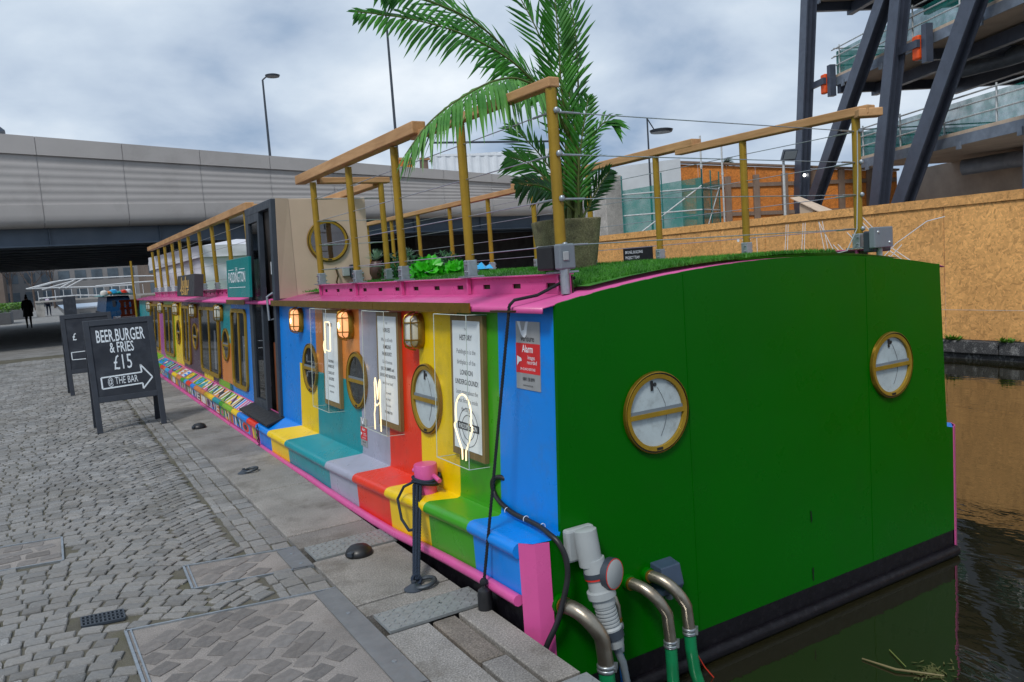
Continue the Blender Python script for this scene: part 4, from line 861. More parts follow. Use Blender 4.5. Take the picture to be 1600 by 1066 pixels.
o = G().add([(.685, YS, .125), (.81, YS, .125), (.81, YS, -.02), (.685, YS, -.02), (.69, YS - .07, .115), (.805, YS - .07, .115), (.808, YS - .09, .02), (.803, YS - .07, -.02), (.692, YS - .07, -.02), (.688, YS - .09, .02)],
            [(0, 1, 5, 4), (4, 5, 6, 9), (9, 6, 7, 8), (1, 2, 7, 6, 5), (0, 4, 9, 8, 3), (3, 8, 7, 2)]).build('socket_box', BLUEGREY, B, bevel=.005)
G().lathe((.75, YS - .045, -.02), (0, 0, -1), [(.018, 0), (.018, .03), (.012, .034)], 12).build('cable_gland', MIDGREY, o, True)
rw = thing('red_wire', 'thin red wire trailing from the stern hose clamp', 'wire', (.82, YS - .05, -.45)); G().tube([(.79, YS - .1, -.1), (.815, YS - .11, -.12), (.84, YS - .1, -.2), (.835, YS - .1, -.3), (.88, YS - .12, -.4), (.95, YS - .14, -.5)], .003, 6).build('wire_core', mat('red_wire', S(206, 60, 40), .5), rw, True)
# black cable along the deck
ck = thing('deck_cable', 'thick black cable clipped along the blue deck and down the pink corner', 'cable', (.1, TY, 0))
pts = [(.235, 3.245, .50), (.22, 3.25, .52), (.2, 3.29, .525), (.19, 3.33, .50), (.195, 3.34, .45), (.19, 3.28, .41), (.185, 3.15, .385), (.18, 3.0, .385), (.17, 2.88, .388), (.155, 2.79, .385), (.165, 2.735, .36), (.18, 2.71, .3), (.18, 2.7, .22), (.155, 2.705, .12), (.12, 2.715, .02), (.07, 2.735, -.08), (.03, 2.75, -.2)]
dense = []
for i in range(len(pts) - 1):
    p0, p1, p2, p3 = [Vector(pts[max(0, min(len(pts) - 1, i + k))]) for k in (-1, 0, 1, 2)]
    for q in range(5):
        t = q / 5; dense.append(.5 * ((2 * p1) + (p2 - p0) * t + (2 * p0 - 5 * p1 + 4 * p2 - p3) * t * t + (3 * p1 - p0 - 3 * p2 + p3) * t ** 3))
G().tube(dense, .0125, 10).build('cable_sheath', BLACKPL, ck, True)
for y in (3.19, 3.02, 2.88): G().tube([(.182 + .0145 * cos(t * pi / 6), y, .386 + .0145 * sin(t * pi / 6)) for t in range(-1, 8)], .002, 5).build('cable_clip', PAPER, ck)

# ------------------------------------------------------------------ ropes
def twisted(a, b, r_, strands=3, tw=90, n=60, sag=0.):
    a, b = Vector(a), Vector(b); d = (b - a).normalized(); u = d.orthogonal().normalized(); w = d.cross(u); gg = G(); L = (b - a).length
    for s_ in range(strands):
        gg.tube([a.lerp(b, i / n) + (u * cos(2 * pi * s_ / strands + tw * L * i / n) + w * sin(2 * pi * s_ / strands + tw * L * i / n)) * r_ * .5 - Vector((0, 0, sag * 4 * (i / n) * (1 - i / n))) for i in range(n + 1)], r_ * .58, 6)
    return gg
mr = thing('mooring_rope', 'dark blue mooring rope from the pink deck bollard down to the kerb ring', 'rope', (-.15, 3.52, 0))
bz = gz(3.97)
for i, (dx_, dy_) in enumerate(((-.02, .012), (-.006, -.006), (.01, .006), (.018, -.012))):
    twisted((.05 + dx_ * .8, 3.95 + dy_, bz + .07), (-.17 + dx_ * .5, 3.535 + dy_ * .5, .03), .0085, 3, 120, 70).build('rope_strand', ROPE, mr, True)
for q, (zz, rr_) in enumerate(((.065, .064), (.08, .074), (.095, .072))):
    G().tube([(.115 + (rr_ + .004) * cos(t * pi / 12), 3.97 + (rr_ + .004) * sin(t * pi / 12), bz + zz + .008 * sin(t * pi / 6 + q)) for t in range(25)], .008, 7, False).build('rope_turn', ROPE, mr, True)
twisted((.045, 3.96, bz + .07), (.03, 4.0, -.12), .009, 3, 120, 50).build('rope_tail', ROPE, mr, True)
lp = [(.04, 3.98, bz + .08), (.0, 4.03, bz + .05), (-.03, 4.06, bz - .02), (-.04, 4.0, bz - .12), (-.05, 3.88, bz - .15), (-.05, 3.79, bz - .12)]; G().tube(lp, .008, 7).build('rope_loop', ROPE, mr, True)
G().tube([(-.17 + .022 * cos(t * pi / 6), 3.535 + .01 * sin(t * pi / 6), .028 + .02 * sin(t * pi / 6)) for t in range(13)], .009, 7, False).build('rope_hitch', ROPE, mr, True)
fr_ = thing('fender_rope', 'thin black rope from the roof corner holding a black fender over the side', 'rope', (.0, 3.07, -.05))
fp = [(.5, 2.965, 1.47), (.42, 2.97, 1.45), (.3, 2.98, 1.405), (.19, 3.0, 1.392), (.165, 3.005, 1.37)]
G().tube(fp, .0075, 7).build('rope_span', ROPEBLK, fr_, True); twisted((.165, 3.005, 1.37), (-.028, 3.08, .12), .0075, 3, 150, 160).build('rope_drop', ROPEBLK, fr_, True)
for c_ in ((.46, 2.965, 1.462), (.44, 2.97, 1.475), (-.028, 3.08, .125)): G().ball(c_, .02, 10).build('knot', ROPEBLK, fr_, True)
G().lathe((-.028, 3.08, .1), (0, 0, -1), [(.008, -.02), (.012, 0), (.03, .012), (.034, .03), (.036, .12), (.036, .3), (.03, .33), (.001, .34)], 18).build('fender_body', BLACKPL, fr_, True)

# ------------------------------------------------------------------ things on the roof
sb = thing('switch_box', 'black and grey outdoor switch on a stub post at the roof corner', 'switch', (.44, 3.02, Z0))
G().tube([(.42, 2.93, Z0), (.42, 2.93, Z0 + .14)], .022, 10).build('stub_post', STEEL, sb, True)
G().box(.385, .47, 2.905, 2.955, Z0 + .11, Z0 + .225).build('grey_housing', MIDGREY, sb, bevel=.008)
G().obox((.405, 3.02, Z0 + .165), (-.15, 1, 0), (0, 0, 1), (1, .15, 0), .055, .056, .035).build('black_switch', BLACKPL, sb, bevel=.01); G().box(.4, .43, 2.899, 2.905, Z0 + .15, Z0 + .19).build('rocker', GREYPL, sb, bevel=.004)
G().box(.375, .4, 3.06, 3.075, Z0 + .205, Z0 + .222).build('tag', PAPER, sb)
jb = thing('junction_box', 'grey junction box on a short stem at the far stern corner of the roof', 'junction box', (2.8, 3.0, roofz(2.8)))
G().box(2.7, 2.88, 2.96, 3.0, 1.495, 1.62).build('box_front', MIDGREY, jb, bevel=.006); G().box(2.74, 2.92, 3.0, 3.07, 1.47, 1.6).build('box_body', DKGREY, jb, bevel=.01); G().tube([(2.8, 3.0, 1.42), (2.8, 3.0, 1.5)], .018, 10).build('stem', GREYPL, jb, True)
for x_, z_ in ((2.735, 1.59), (2.845, 1.525)): G().lathe((x_, 2.96, z_), (0, -1, 0), [(.01, 0), (.007, .005)], 8).build('screw', STEEL, jb)

# palm
pm = thing('potted_palm', 'tall feathery palm in a mossy tapered stone pot on the roof turf', 'potted palm', (1.2, 3.98, roofz(1.2) + .02))
def sqring(c, hw, z, rot_, rd=.75, n=28):
    pts = []
    for k in range(n):
        t = 2 * pi * k / n; e_ = 2.0 / 4.5; x = abs(cos(t)) ** e_ * (1 if cos(t) > 0 else -1) * hw; y = abs(sin(t)) ** e_ * (1 if sin(t) > 0 else -1) * hw
        pts.append((c[0] + x * cos(rot_) - y * sin(rot_), c[1] + x * sin(rot_) + y * cos(rot_), z))
    return pts
zp = roofz(1.2) + .02; pg = G(); pc_ = (1.2, 4.02); ro_ = -.25
pg.loft([sqring(pc_, a, zp + h, ro_) for a, h in ((.135, 0), (.148, .004), (.16, .06), (.178, .2), (.188, .285), (.19, .296), (.187, .302), (.175, .302), (.17, .295), (.166, .25))], True); pg.build('pot', POTST, pm, True)
pg = G().poly(sqring(pc_, .168, zp + .262, ro_)); pg.build('soil', mat('soil', S(44, 34, 26), .95, 0, .4, 40, .6, 60), pm)
st = G()
for k in range(7): 
    a = k * .9; st.tube([(1.24 + .05 * cos(a), 4.0 + .05 * sin(a), zp + .25), (1.25 + .05 * cos(a + .3), 4.0 + .04 * sin(a), zp + .5), (1.27 + .03 * cos(a), 4.0 + .03 * sin(a), zp + .78)], [.014, .012, .009], 7)
st.build('stems', STALK, pm, True)
def spline(pts, n):
    P_ = [Vector(p) for p in pts]; out = []
    for i in range(len(P_) - 1):
        p0, p1, p2, p3 = P_[max(0, i - 1)], P_[i], P_[i + 1], P_[min(len(P_) - 1, i + 2)]
        for q in range(n):
            t = q / n; out.append(.5 * ((2 * p1) + (p2 - p0) * t + (2 * p0 - 5 * p1 + 4 * p2 - p3) * t * t + (3 * p1 - p0 - 3 * p2 + p3) * t ** 3))
    return out + [P_[-1]]
def frond(pts, L, npair, sidev, mt, droop=.25, start=.12, seed=0, ang=.75, wd=.011):
    r_ = random.Random(seed); c = spline(pts, 14); o = G().tube(c, [.007 * (1 - .8 * i / len(c)) + .001 for i in range(len(c))], 6).build('frond', STALK, pm, True)
    gg = G(); n = len(c) - 1; sidev = Vector(sidev).normalized()
    for k in range(npair):
        f = start + (1 - start) * (k + .5) / npair; x = f * n; i = min(int(x), n - 1); p = c[i].lerp(c[i + 1], x - i); t = (c[i + 1] - c[i]).normalized()
        sd = (sidev - t * sidev.dot(t)).normalized(); nr = t.cross(sd)
        ln = L * (sin(pi * min(1, .18 + .80 * f)) ** .6) * r_.uniform(.85, 1.1); aa = ang * (1 - .35 * f)
        for s_ in (1, -1):
            d = (t * cos(aa) * .9 + sd * s_ * sin(aa) + nr * r_.uniform(-.18, .22)).normalized(); wv = d.cross(nr).normalized(); w_ = wd * r_.uniform(.8, 1.2)
            q = [p + d * ln * u + Vector((0, 0, -droop * ln * u * u)) for u in (0, .3, .65, 1)]; fold = nr * w_ * .45
            gg.add([q[0], q[1] + wv * w_ * 1.0 + fold, q[1], q[1] - wv * w_ + fold, q[2] + wv * w_ * .85 + fold, q[2], q[2] - wv * w_ * .85 + fold, q[3]], [(0, 2, 1), (0, 3, 2), (1, 2, 5, 4), (2, 3, 6, 5), (4, 5, 7), (5, 6, 7)])
    gg.build('leaflets', mt, o)['kind'] = 'stuff'
FR = [([(1.33, 4.05, 2.1), (1.42, 4.1, 2.7), (1.4, 4.1, 3.1), (1.28, 4.1, 3.5)], .24, 24, (1, .1, 0), PALM, .1), 
      ([(1.27, 4.0, 2.25), (1.1, 3.95, 2.5), (.96, 3.9, 2.585), (.75, 3.85, 2.70), (.45, 3.8, 2.79), (.13, 3.75, 2.82), (-.16, 3.7, 2.81)], .28, 50, (0, .4, 1), PALM, .35),
      ([(1.3, 4.05, 2.3), (1.16, 4.1, 2.58), (.97, 4.15, 2.78), (.75, 4.2, 2.97), (.58, 4.25, 3.1), (.35, 4.3, 3.26)], .34, 34, (.3, .7, .8), PALM, .12),
      ([(1.22, 3.95, 2.25), (.98, 3.76, 2.46), (.66, 3.55, 2.50), (.42, 3.42, 2.455), (.15, 3.3, 2.33), (-.05, 3.23, 2.2), (-.2, 3.18, 2.05)], .25, 48, (.35, .75, .3), PALMY, .8),
      ([(1.22, 4.0, 2.35), (.89, 4.0, 2.74), (.57, 3.9, 2.90), (.17, 3.8, 2.96), (-.05, 3.7, 2.95)], .28, 36, (0, .6, 1), PALM, .3),
      ([(1.3, 4.0, 2.1), (1.2, 3.97, 2.54), (1.17, 3.93, 2.86), (1.13, 3.9, 3.25)], .26, 34, (1, -.2, 0), PALM, .1),
      ([(1.37, 4.1, 2.2), (1.44, 4.2, 2.73), (1.5, 4.3, 3.1), (1.52, 4.4, 3.5)], .22, 24, (1, .2, .1), PALMD, .1),
      ([(1.35, 4.1, 2.2), (1.22, 4.15, 2.85), (1.04, 4.2, 3.25)], .26, 22, (.9, .2, .3), PALM, .1),
      ([(1.3, 4.0, 1.9), (1.32, 3.92, 2.2), (1.41, 3.86, 2.36), (1.47, 3.8, 2.34)], .18, 18, (.5, .3, .8), PALM, .35),
      ([(1.29, 4.0, 1.85), (1.45, 4.15, 2.15), (1.62, 4.3, 2.4)], .22, 16, (.8, -.5, .3), PALMD, .25),
      ([(1.28, 3.95, 1.8), (1.38, 3.92, 1.97), (1.47, 3.9, 2.08)], .16, 18, (.7, .2, -.3), PALMD, .2),
      ([(1.27, 4.0, 1.85), (1.16, 4.15, 2.18), (1.03, 4.3, 2.42)], .24, 24, (.8, .3, .5), PALM, .2),
      ([(1.22, 3.95, 1.85), (.98, 3.88, 1.98), (.74, 3.8, 2.0)], .2, 24, (.1, .4, 1), PALMD, .3),
      ([(1.26, 4.0, 1.85), (1.02, 4.05, 2.12), (.88, 4.1, 2.19)], .2, 22, (.3, .3, 1), PALM, .3),
      ([(1.23, 3.92, 1.82), (1.23, 3.88, 2.14), (1.28, 3.82, 2.5)], .2, 20, (1, -.3, 0), PALM, .15),
      ([(1.32, 4.06, 1.84), (1.31, 4.12, 2.18), (1.34, 4.18, 2.55)], .2, 20, (1, .3, 0), PALMD, .15),
      ([(1.26, 3.98, 1.9), (1.28, 3.97, 2.3), (1.22, 3.96, 2.7)], .2, 20, (.9, .4, 0), PALMY, .12)]
for i, (p_, L_, n_, sd_, m_, dr_) in enumerate(FR): frond(p_, L_, n_, sd_, m_, dr_, seed=i)
# leafy plants beside the hatch
def bush(nm, lab, c, r_, mt, n, lf, flat=.8, frill=False, cat='plant'):
    q = random.Random(int(c[0] * 100) + n); o = thing(nm, lab, cat, c); gg = G()
    for i in range(n):
        d = Vector((q.gauss(0, 1), q.gauss(0, 1), abs(q.gauss(0, .8)))).normalized(); p = Vector(c) + Vector((d.x * r_, d.y * r_, d.z * r_ * flat)) * q.uniform(.35, 1)
        s_ = lf * q.uniform(.7, 1.3); u = d.orthogonal().normalized(); u = (u * cos(i) + d.cross(u) * sin(i)); w = d.cross(u); tip = (d * .5 + Vector((0, 0, .4)))
        if frill:
            ring_ = []
            for k in range(10):
                t = pi * k / 9; ring_.append(p + (u * cos(t) + w * sin(t) * .9) * s_ * (1 + .12 * (k % 2)) + d * s_ * .25 * (k % 2) + d * .3 * s_ * sin(t))
            b0 = len(gg.v); gg.add([p - d * s_ * .3] + ring_, [(0, k, k + 1) for k in range(1, 10)])
        else: gg.add([p - u * s_ * .4, p + w * s_ * .35, p + (u + tip) * s_ * .7, p - w * s_ * .35], [(0, 1, 2, 3)])
    gg.build('foliage', mt, o, frill)['kind'] = 'stuff'; return o
zr = roofz(1.3) + .02
bush('leafy_plant', 'bright green frilly cabbage-like plant on the turf, left one', (1.22, 6.15, zr + .0), .15, CAB, 60, .06, 1, True); bush('leafy_plant', 'bright green frilly cabbage-like plant on the turf, right one', (1.52, 6.25, zr), .15, CAB, 60, .055, .8, True)
bush('shrub', 'dark green leafy shrub behind the frilly plants', (1.35, 6.95, zr), .26, SHRUB, 900, .035, .95, cat='shrub'); bush('shrub', 'dark green leafy shrub at the right of the roof plants', (1.8, 7.0, zr), .26, SHRUB, 800, .035, .9, cat='shrub')
for i, (x, y, lab) in enumerate(((1.17, 7.2, 'pale spiky succulent in a brown jar beside the hatch'), (1.46, 7.15, 'pale spiky succulent in a brown jar among the shrubs'))):
    o = thing('potted_succulent', lab, 'plant', (x, y, zr)); G().lathe((x, y, zr), (0, 0, 1), [(.05, 0), (.075, .06), (.07, .14), (.05, .17), (.055, .18)], 18).build('jar', mat('brown_jar%d' % i, S(84, 58, 52), .4), o, True)
    q = G(); r_ = random.Random(i)
    for k in range(46):
        a = r_.uniform(0, 6.28); e_ = r_.uniform(.3, 1.5); d = Vector((cos(a) * cos(e_), sin(a) * cos(e_), sin(e_))); s_ = Vector((-sin(a), cos(a), 0)); p = Vector((x, y, zr + .18)); q.add([p - s_ * .008, p + s_ * .008, p + d * .07 + s_ * .006, p + d * .13 + Vector((0, 0, -.01)), p + d * .07 - s_ * .006], [(0, 1, 2, 3, 4)])
    q.build('spikes', SUCC, o)['kind'] = 'stuff'
o = thing('plastic_strap', 'white and blue plastic strap lying on the roof turf', 'strap', (1.3, 5.6, zr + .02)); G().loft([[(.85 + t * .16, 5.4 + t * .14, zr + .035 + .02 * sin(t)), (.87 + t * .16, 5.45 + t * .14, zr + .035 + .02 * sin(t))] for t in range(6)]).build('white_band', PAPER, o)
G().loft([[(1.62 + t * .04, 6.0 + .02 * (t % 2), zr + .03), (1.63 + t * .04, 6.08, zr + .05 + .02 * (t % 3))] for t in range(5)]).build('blue_end', P['sky'], o)

# ------------------------------------------------------------------ chalkboards
def chalkboard(loc, rz, lab, main):
    o = thing('chalkboard_sign', lab, 'chalkboard', loc, rz, 'chalkboards on the quay'); W_, H_, ly, tz = .36, 1.27, .24, 1.25
    for s_ in (-1, 1):      # two leaning panels joined at the top
        up_ = Vector((0, ly * -s_ * -1 * -1, 0)); foot = Vector((0, s_ * ly, 0)); top = Vector((0, s_ * .02, tz)); V_ = (top - foot).normalized(); N2 = Vector((1, 0, 0)).cross(V_); N2 = N2 if N2.y * s_ > 0 else -N2; L_ = (top - foot).length
        at2 = lambda a, b, off=0: foot + Vector((a, 0, 0)) + V_ * b * L_ + N2 * off
        pn = 'panel'
        fr2 = G()
        for a in (-1, 1): fr2.obox(at2(a * (W_ - .03), .5), (1, 0, 0), V_, N2, .03, L_ / 2, .016)
        fo = fr2.build('leg_frame', CHALKFR, o, world=False, bevel=.004)
        for b in (.975, .29): G().obox(at2(0, b), (1, 0, 0), V_, N2, W_ - .06, .032, .016).build('cross_rail', CHALKFR, fo, world=False, bevel=.004)
        G().obox(at2(0, .63), (1, 0, 0), V_, N2, W_ - .058, L_ * .33, .006).build('writing_panel', CHALK, fo, world=False)
        if s_ < 0:
            t2 = G(); A2 = lambda a, b: at2(a, b, .0075); U2 = (1, 0, 0)
            if main:
                t2.text('BEER.BURGER', A2(0, .80), U2, V_, .2, .41, .012); t2.text('& FRIES', A2(.0, .70), U2, V_, .165, .48, .012); t2.text('£15', A2(-.01, .545), U2, V_, .24, .55, .0); t2.text('@ THE BAR', A2(-.035, .415), U2, V_, .115, .52, 0)
                ar = [(-.25, .385), (-.25, .485), (.17, .495), (.165, .565), (.275, .44), (.165, .345), (.165, .395), (-.25, .385)]
                for (a, b), (c, d) in zip(ar, ar[1:]): t2.bar(A2(a, b), A2(c, d), .016, .001, N2)
            else:
                t2.text('£', A2(-.2, .68), U2, V_, .16, .7, .01)
                ar = [(-.27, .44), (-.27, .53), (.15, .535), (.25, .48), (.15, .43), (-.27, .44)]
                for (a, b), (c, d) in zip(ar, ar[1:]): t2.bar(A2(a, b), A2(c, d), .012, .001, N2)
            t2.build('chalk_lettering', CHALKW, fo, world=False)
    G().box(-W_ + .05, W_ - .05, -.2, .2, .1, .11) if False else None
    G().tube([(-W_ + .03, -.2, .25), (-W_ + .03, .2, .25)], .003, 5).build('stay_cord', CHALKFR, o, world=False)
chalkboard((-.925, 10.05, 0), .03, 'near chalkboard sign offering beer burger and fries, arrow pointing to the boat', True)
chalkboard((-1.1, 14.2, 0), .06, 'chalkboard sign half hidden behind the near chalkboard', False)

# ------------------------------------------------------------------ hoarding on the opposite bank
HX = 10.95
hd = thing('hoarding', 'tall chipboard hoarding along the opposite bank with white line drawings', 'hoarding', (HX, 2, -.16))
y = -6.; hp_ = 1.22
while y < 17.2:
    y1 = min(y + hp_, 17.3); G().box(HX, HX + .018, y + .007, y1 - .007, .327, 2.0).build('board', OSB, hd); G().box(HX + .001, HX + .019, y + .007, y1 - .007, -.15, .318).build('kicker_board', OSB, hd); y = y1
y = -6.
while y < 17: y1 = min(y + 2.44, 17.3); G().box(HX - .028, HX + .06, y + .002, y1 - .002, 1.985, 2.13).build('capping_board', OSB, hd); y = y1
bk = G().box(HX + .03, HX + .08, -6, 17.3, .2, .3).build('back_rail', GREYTIMB, hd)
sgb = thing('project_sign', 'small black project sign with white text on the hoarding', 'sign', (HX, 14.9, 1.2)); G().box(HX - .02, HX - .004, 14.5, 15.6, 1.38, 1.76).build('sign_panel', BLACKPL, sgb)
t2 = G(); t2.text('BRUNEL BUILDING', (HX - .022, 15.52, 1.61), (0, -1, 0), (0, 0, 1), .1, .8, 0, 'LEFT'); t2.text('PROJECT TEAM', (HX - .022, 15.52, 1.48), (0, -1, 0), (0, 0, 1), .1, .8, 0, 'LEFT'); t2.build('sign_lettering', PAPER, sgb)
dr = G(); DRW = lambda y0, z0, y1, z1, w=.012: dr.bar((HX - .0015, y0, z0), (HX - .0015, y1, z1), .002, w, (0, 0, 1)) if abs(y1 - y0) > .02 else dr.box(HX - .0025, HX - .0005, y0 - w / 2, y0 + w / 2, min(z0, z1), max(z0, z1))
for a in (((10.35, .95), (10.25, 1.95)), ((10.28, .95), (10.2, 1.95)), ((9.95, 1.0), (9.85, 1.95)), ((9.88, 1.0), (9.8, 1.95)), ((9.3, .95), (9.5, 1.95)), ((9.22, .95), (9.42, 1.95)), ((8.95, .95), (9.5, 1.95)),
          ((8.7, 1.97), (8.1, 1.35)), ((8.6, 1.97), (8.0, 1.35)), ((8.1, 1.35), (7.55, .95)), ((8.0, 1.35), (7.45, .98)), ((8.45, 1.0), (7.95, 1.45)), ((8.35, .95), (7.85, 1.42)), ((7.95, 1.45), (7.4, 1.78)), ((7.4, 1.78), (7.1, 1.83)), ((8.1, 1.25), (7.75, 1.05)), ((7.75, 1.05), (7.15, 1.03)),
          ((7.55, .95), (7.85, .72)), ((7.85, .72), (8.25, .98)), ((9.2, 1.5), (8.5, .8)), ((9.1, 1.5), (8.42, .8)), ((8.9, 1.7), (8.5, 1.3)), ((8.4, .75), (8.75, .95)), ((9.0, 1.2), (8.75, 1.45)), ((11.0, 1.1), (11.0, 1.75)), ((11.1, 1.1), (10.9, 1.1)), ((11.1, 1.75), (10.9, 1.75))):
    DRW(a[0][0] + .3, a[0][1], a[1][0] + .3, a[1][1])
for yy in (11.5, 11.65, 11.8):
    for zz in (1.12, 1.72): dr.lathe((HX - .0008, yy, zz), (-1, 0, 0), [(.035, 0), (.035, .0015)], 12)
o = dr.build('line_drawing', PAPER, hd); o['label'] = 'white map-like line drawing'; o['kind'] = 'stuff'
for i, (y, n) in enumerate(((7.25, 7), (6.45, 5), (11.5, 6))):
    o = thing('weed', ('green weed growing at the foot of the hoarding beside the stern', 'green weed at the foot of the hoarding near the right edge', 'green weed on the far coping hidden by the boat')[i], 'weed', (10.9, y, -.165)); gg = G(); q = random.Random(i)
    for k in range(n * 6):
        a = q.uniform(0, 6.28); d = Vector((cos(a), sin(a), q.uniform(.2, 1.2))).normalized(); s_ = Vector((-sin(a), cos(a), 0)); p = Vector((10.9, y, -.165)) + Vector((q.uniform(-.02, .02), q.uniform(-.12, .12), 0)); gg.add([p, p + d * .06 + s_ * .025, p + d * q.uniform(.08, .15), p + d * .06 - s_ * .025], [(0, 1, 2, 3)])
    gg.build('foliage', HEDGE, o)['kind'] = 'stuff'

# ------------------------------------------------------------------ road bridge
BA = radians(5); BU = Vector((cos(BA), sin(BA), 0)); BN = Vector((sin(BA), -cos(BA), 0)); B0 = Vector((-1, 27, 0))
br = thing('road_bridge', 'wide concrete road bridge with ribbed fascia panels over the canal and quay', 'bridge', (-1, 27, 0))
bp = lambda s_, z, off=0: B0 + BU * s_ + BN * off + Vector((0, 0, z))
zt_ = lambda s_: 6.20 - .058 * (s_ + .4) if s_ < 30 else 4.4
s0 = -.42 - 2.28 * 8
for i in range(22):
    a, b = s0 + 2.28 * i + .007, s0 + 2.28 * (i + 1) - .007
    def prof(s_):
        t = zt_(s_); z1 = t - .54 * (t - 3.6) / 2.6; z2 = 3.6 + .64; q = [bp(s_, t, -.3), bp(s_, t, .14), bp(s_, z1 + .015, .14), bp(s_, z1, .06)]
        for k in range(25):
            f = k / 24; z = z1 - .01 + (z2 - z1 + .02) * f; q.append(bp(s_, z, .055 + .02 * (.5 + .5 * sin(2 * pi * f * 6.0))))
        return q + [bp(s_, z2 + .008, .06), bp(s_, z2, .1), bp(s_, 3.95, .1), bp(s_, 3.8, .085), bp(s_, 3.68, .03), bp(s_, 3.6, -.1), bp(s_, 3.6, -.5)]
    G().loft([prof(a), prof(b)]).build('fascia_panel', CONC, br, True)
G().add([bp(-18, 3.72, .03), bp(30, 3.72, .03), bp(30, zt_(30) - .03, .03), bp(-18, zt_(-18) - .03, .03)], [(0, 1, 2, 3)]).build('joint_sealant', mat('pale_sealant', S(205, 205, 206), .8), br)
gd = G(); gd.obox(bp(5, 3.36, -.5), BU, BN, (0, 0, 1), 30, .02, .27); gd.obox(bp(5, 3.08, -.5), BU, BN, (0, 0, 1), 30, .18, .025)
for k in range(-10, 20): gd.obox(bp(k * 3.1 - .3, 3.36, -.45), BU, BN, (0, 0, 1), .012, .06, .26)
gd.build('edge_girder', GIRDER, br)
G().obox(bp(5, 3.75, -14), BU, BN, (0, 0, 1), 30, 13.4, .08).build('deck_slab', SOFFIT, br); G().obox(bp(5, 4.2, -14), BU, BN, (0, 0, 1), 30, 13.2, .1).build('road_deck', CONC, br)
for k in range(13): 
    gg = G(); gg.obox(bp(5, 3.4, -2.4 - k * 1.95), BU, BN, (0, 0, 1), 30, .02, .26); gg.obox(bp(5, 3.13, -2.4 - k * 1.95), BU, BN, (0, 0, 1), 30, .17, .02); gg.build('deck_beam', GIRDER, br)
ABUTSHADE = mat('shaded_abutment', S(58, 55, 54), .85, 0, .2, 2)  # shade under the deck put into the abutment colour
for s_ in (-20, 18): G().obox(bp(s_, 1.5, -17), BU, BN, (0, 0, 1), 3.4, 12, 2.2).build('abutment', ABUTSHADE, br)
def lamppost(x, y, z0, z1, lab, arm=None, head=(.5, .1), r_=.09, grp='street lamps beyond the bridge'):
    o = thing('street_lamp', lab, 'street lamp', (x, y, z0), group=grp); G().tube([(x, y, z0), (x, y, z0 + .5 * (z1 - z0)), (x, y, z1)], [r_, r_ * .85, r_ * .6], 10).build('pole', DKGREY, o, True)
    if arm:
        a = Vector((x, y, z1)); b = a + Vector(arm); G().tube([a, b], r_ * .45, 8).build('arm', DKGREY, o, True); d = Vector((arm[0], arm[1], 0)); d = d.normalized() if d.length > 0 else Vector((1, 0, 0)); G().lathe(b + d * head[0] * .6, (0, 0, 1), [(.05, .05), (head[0] * .8, .03), (head[0], 0), (head[0] * .9, -head[1]), (.02, -head[1])], 16).build('lamp_head', DKGREY, o, True)
    return o
lamppost(10.3, 46.4, 4, 13.0, 'dark street lamp with flat round head above the bridge', (.3, -.1, .25), (.42, .09)); lamppost(16.65, 42.8, 4, 18.5, 'tall dark lamp pole rising behind the timber handrail', (.4, 0, .3))
o = thing('site_canopy', 'small dark blue pointed object on the bridge at the left edge', 'structure', (-3.2, 29, 6)); G().add([(-3.4, 29, 6.3), (-2.15, 29, 6.75), (-3.4, 29, 7.9), (-3.4, 29.6, 6.3), (-2.15, 29.6, 6.75), (-3.4, 29.6, 7.9)], [(0, 1, 2), (3, 5, 4), (0, 3, 4, 1), (1, 4, 5, 2), (2, 5, 3, 0)]).build('pointed_roof', GIRDER, o); G().tube([(-2.6, 29.3, 4.5), (-2.6, 29.3, 6.6)], .12, 8).build('stand', GIRDER, o)

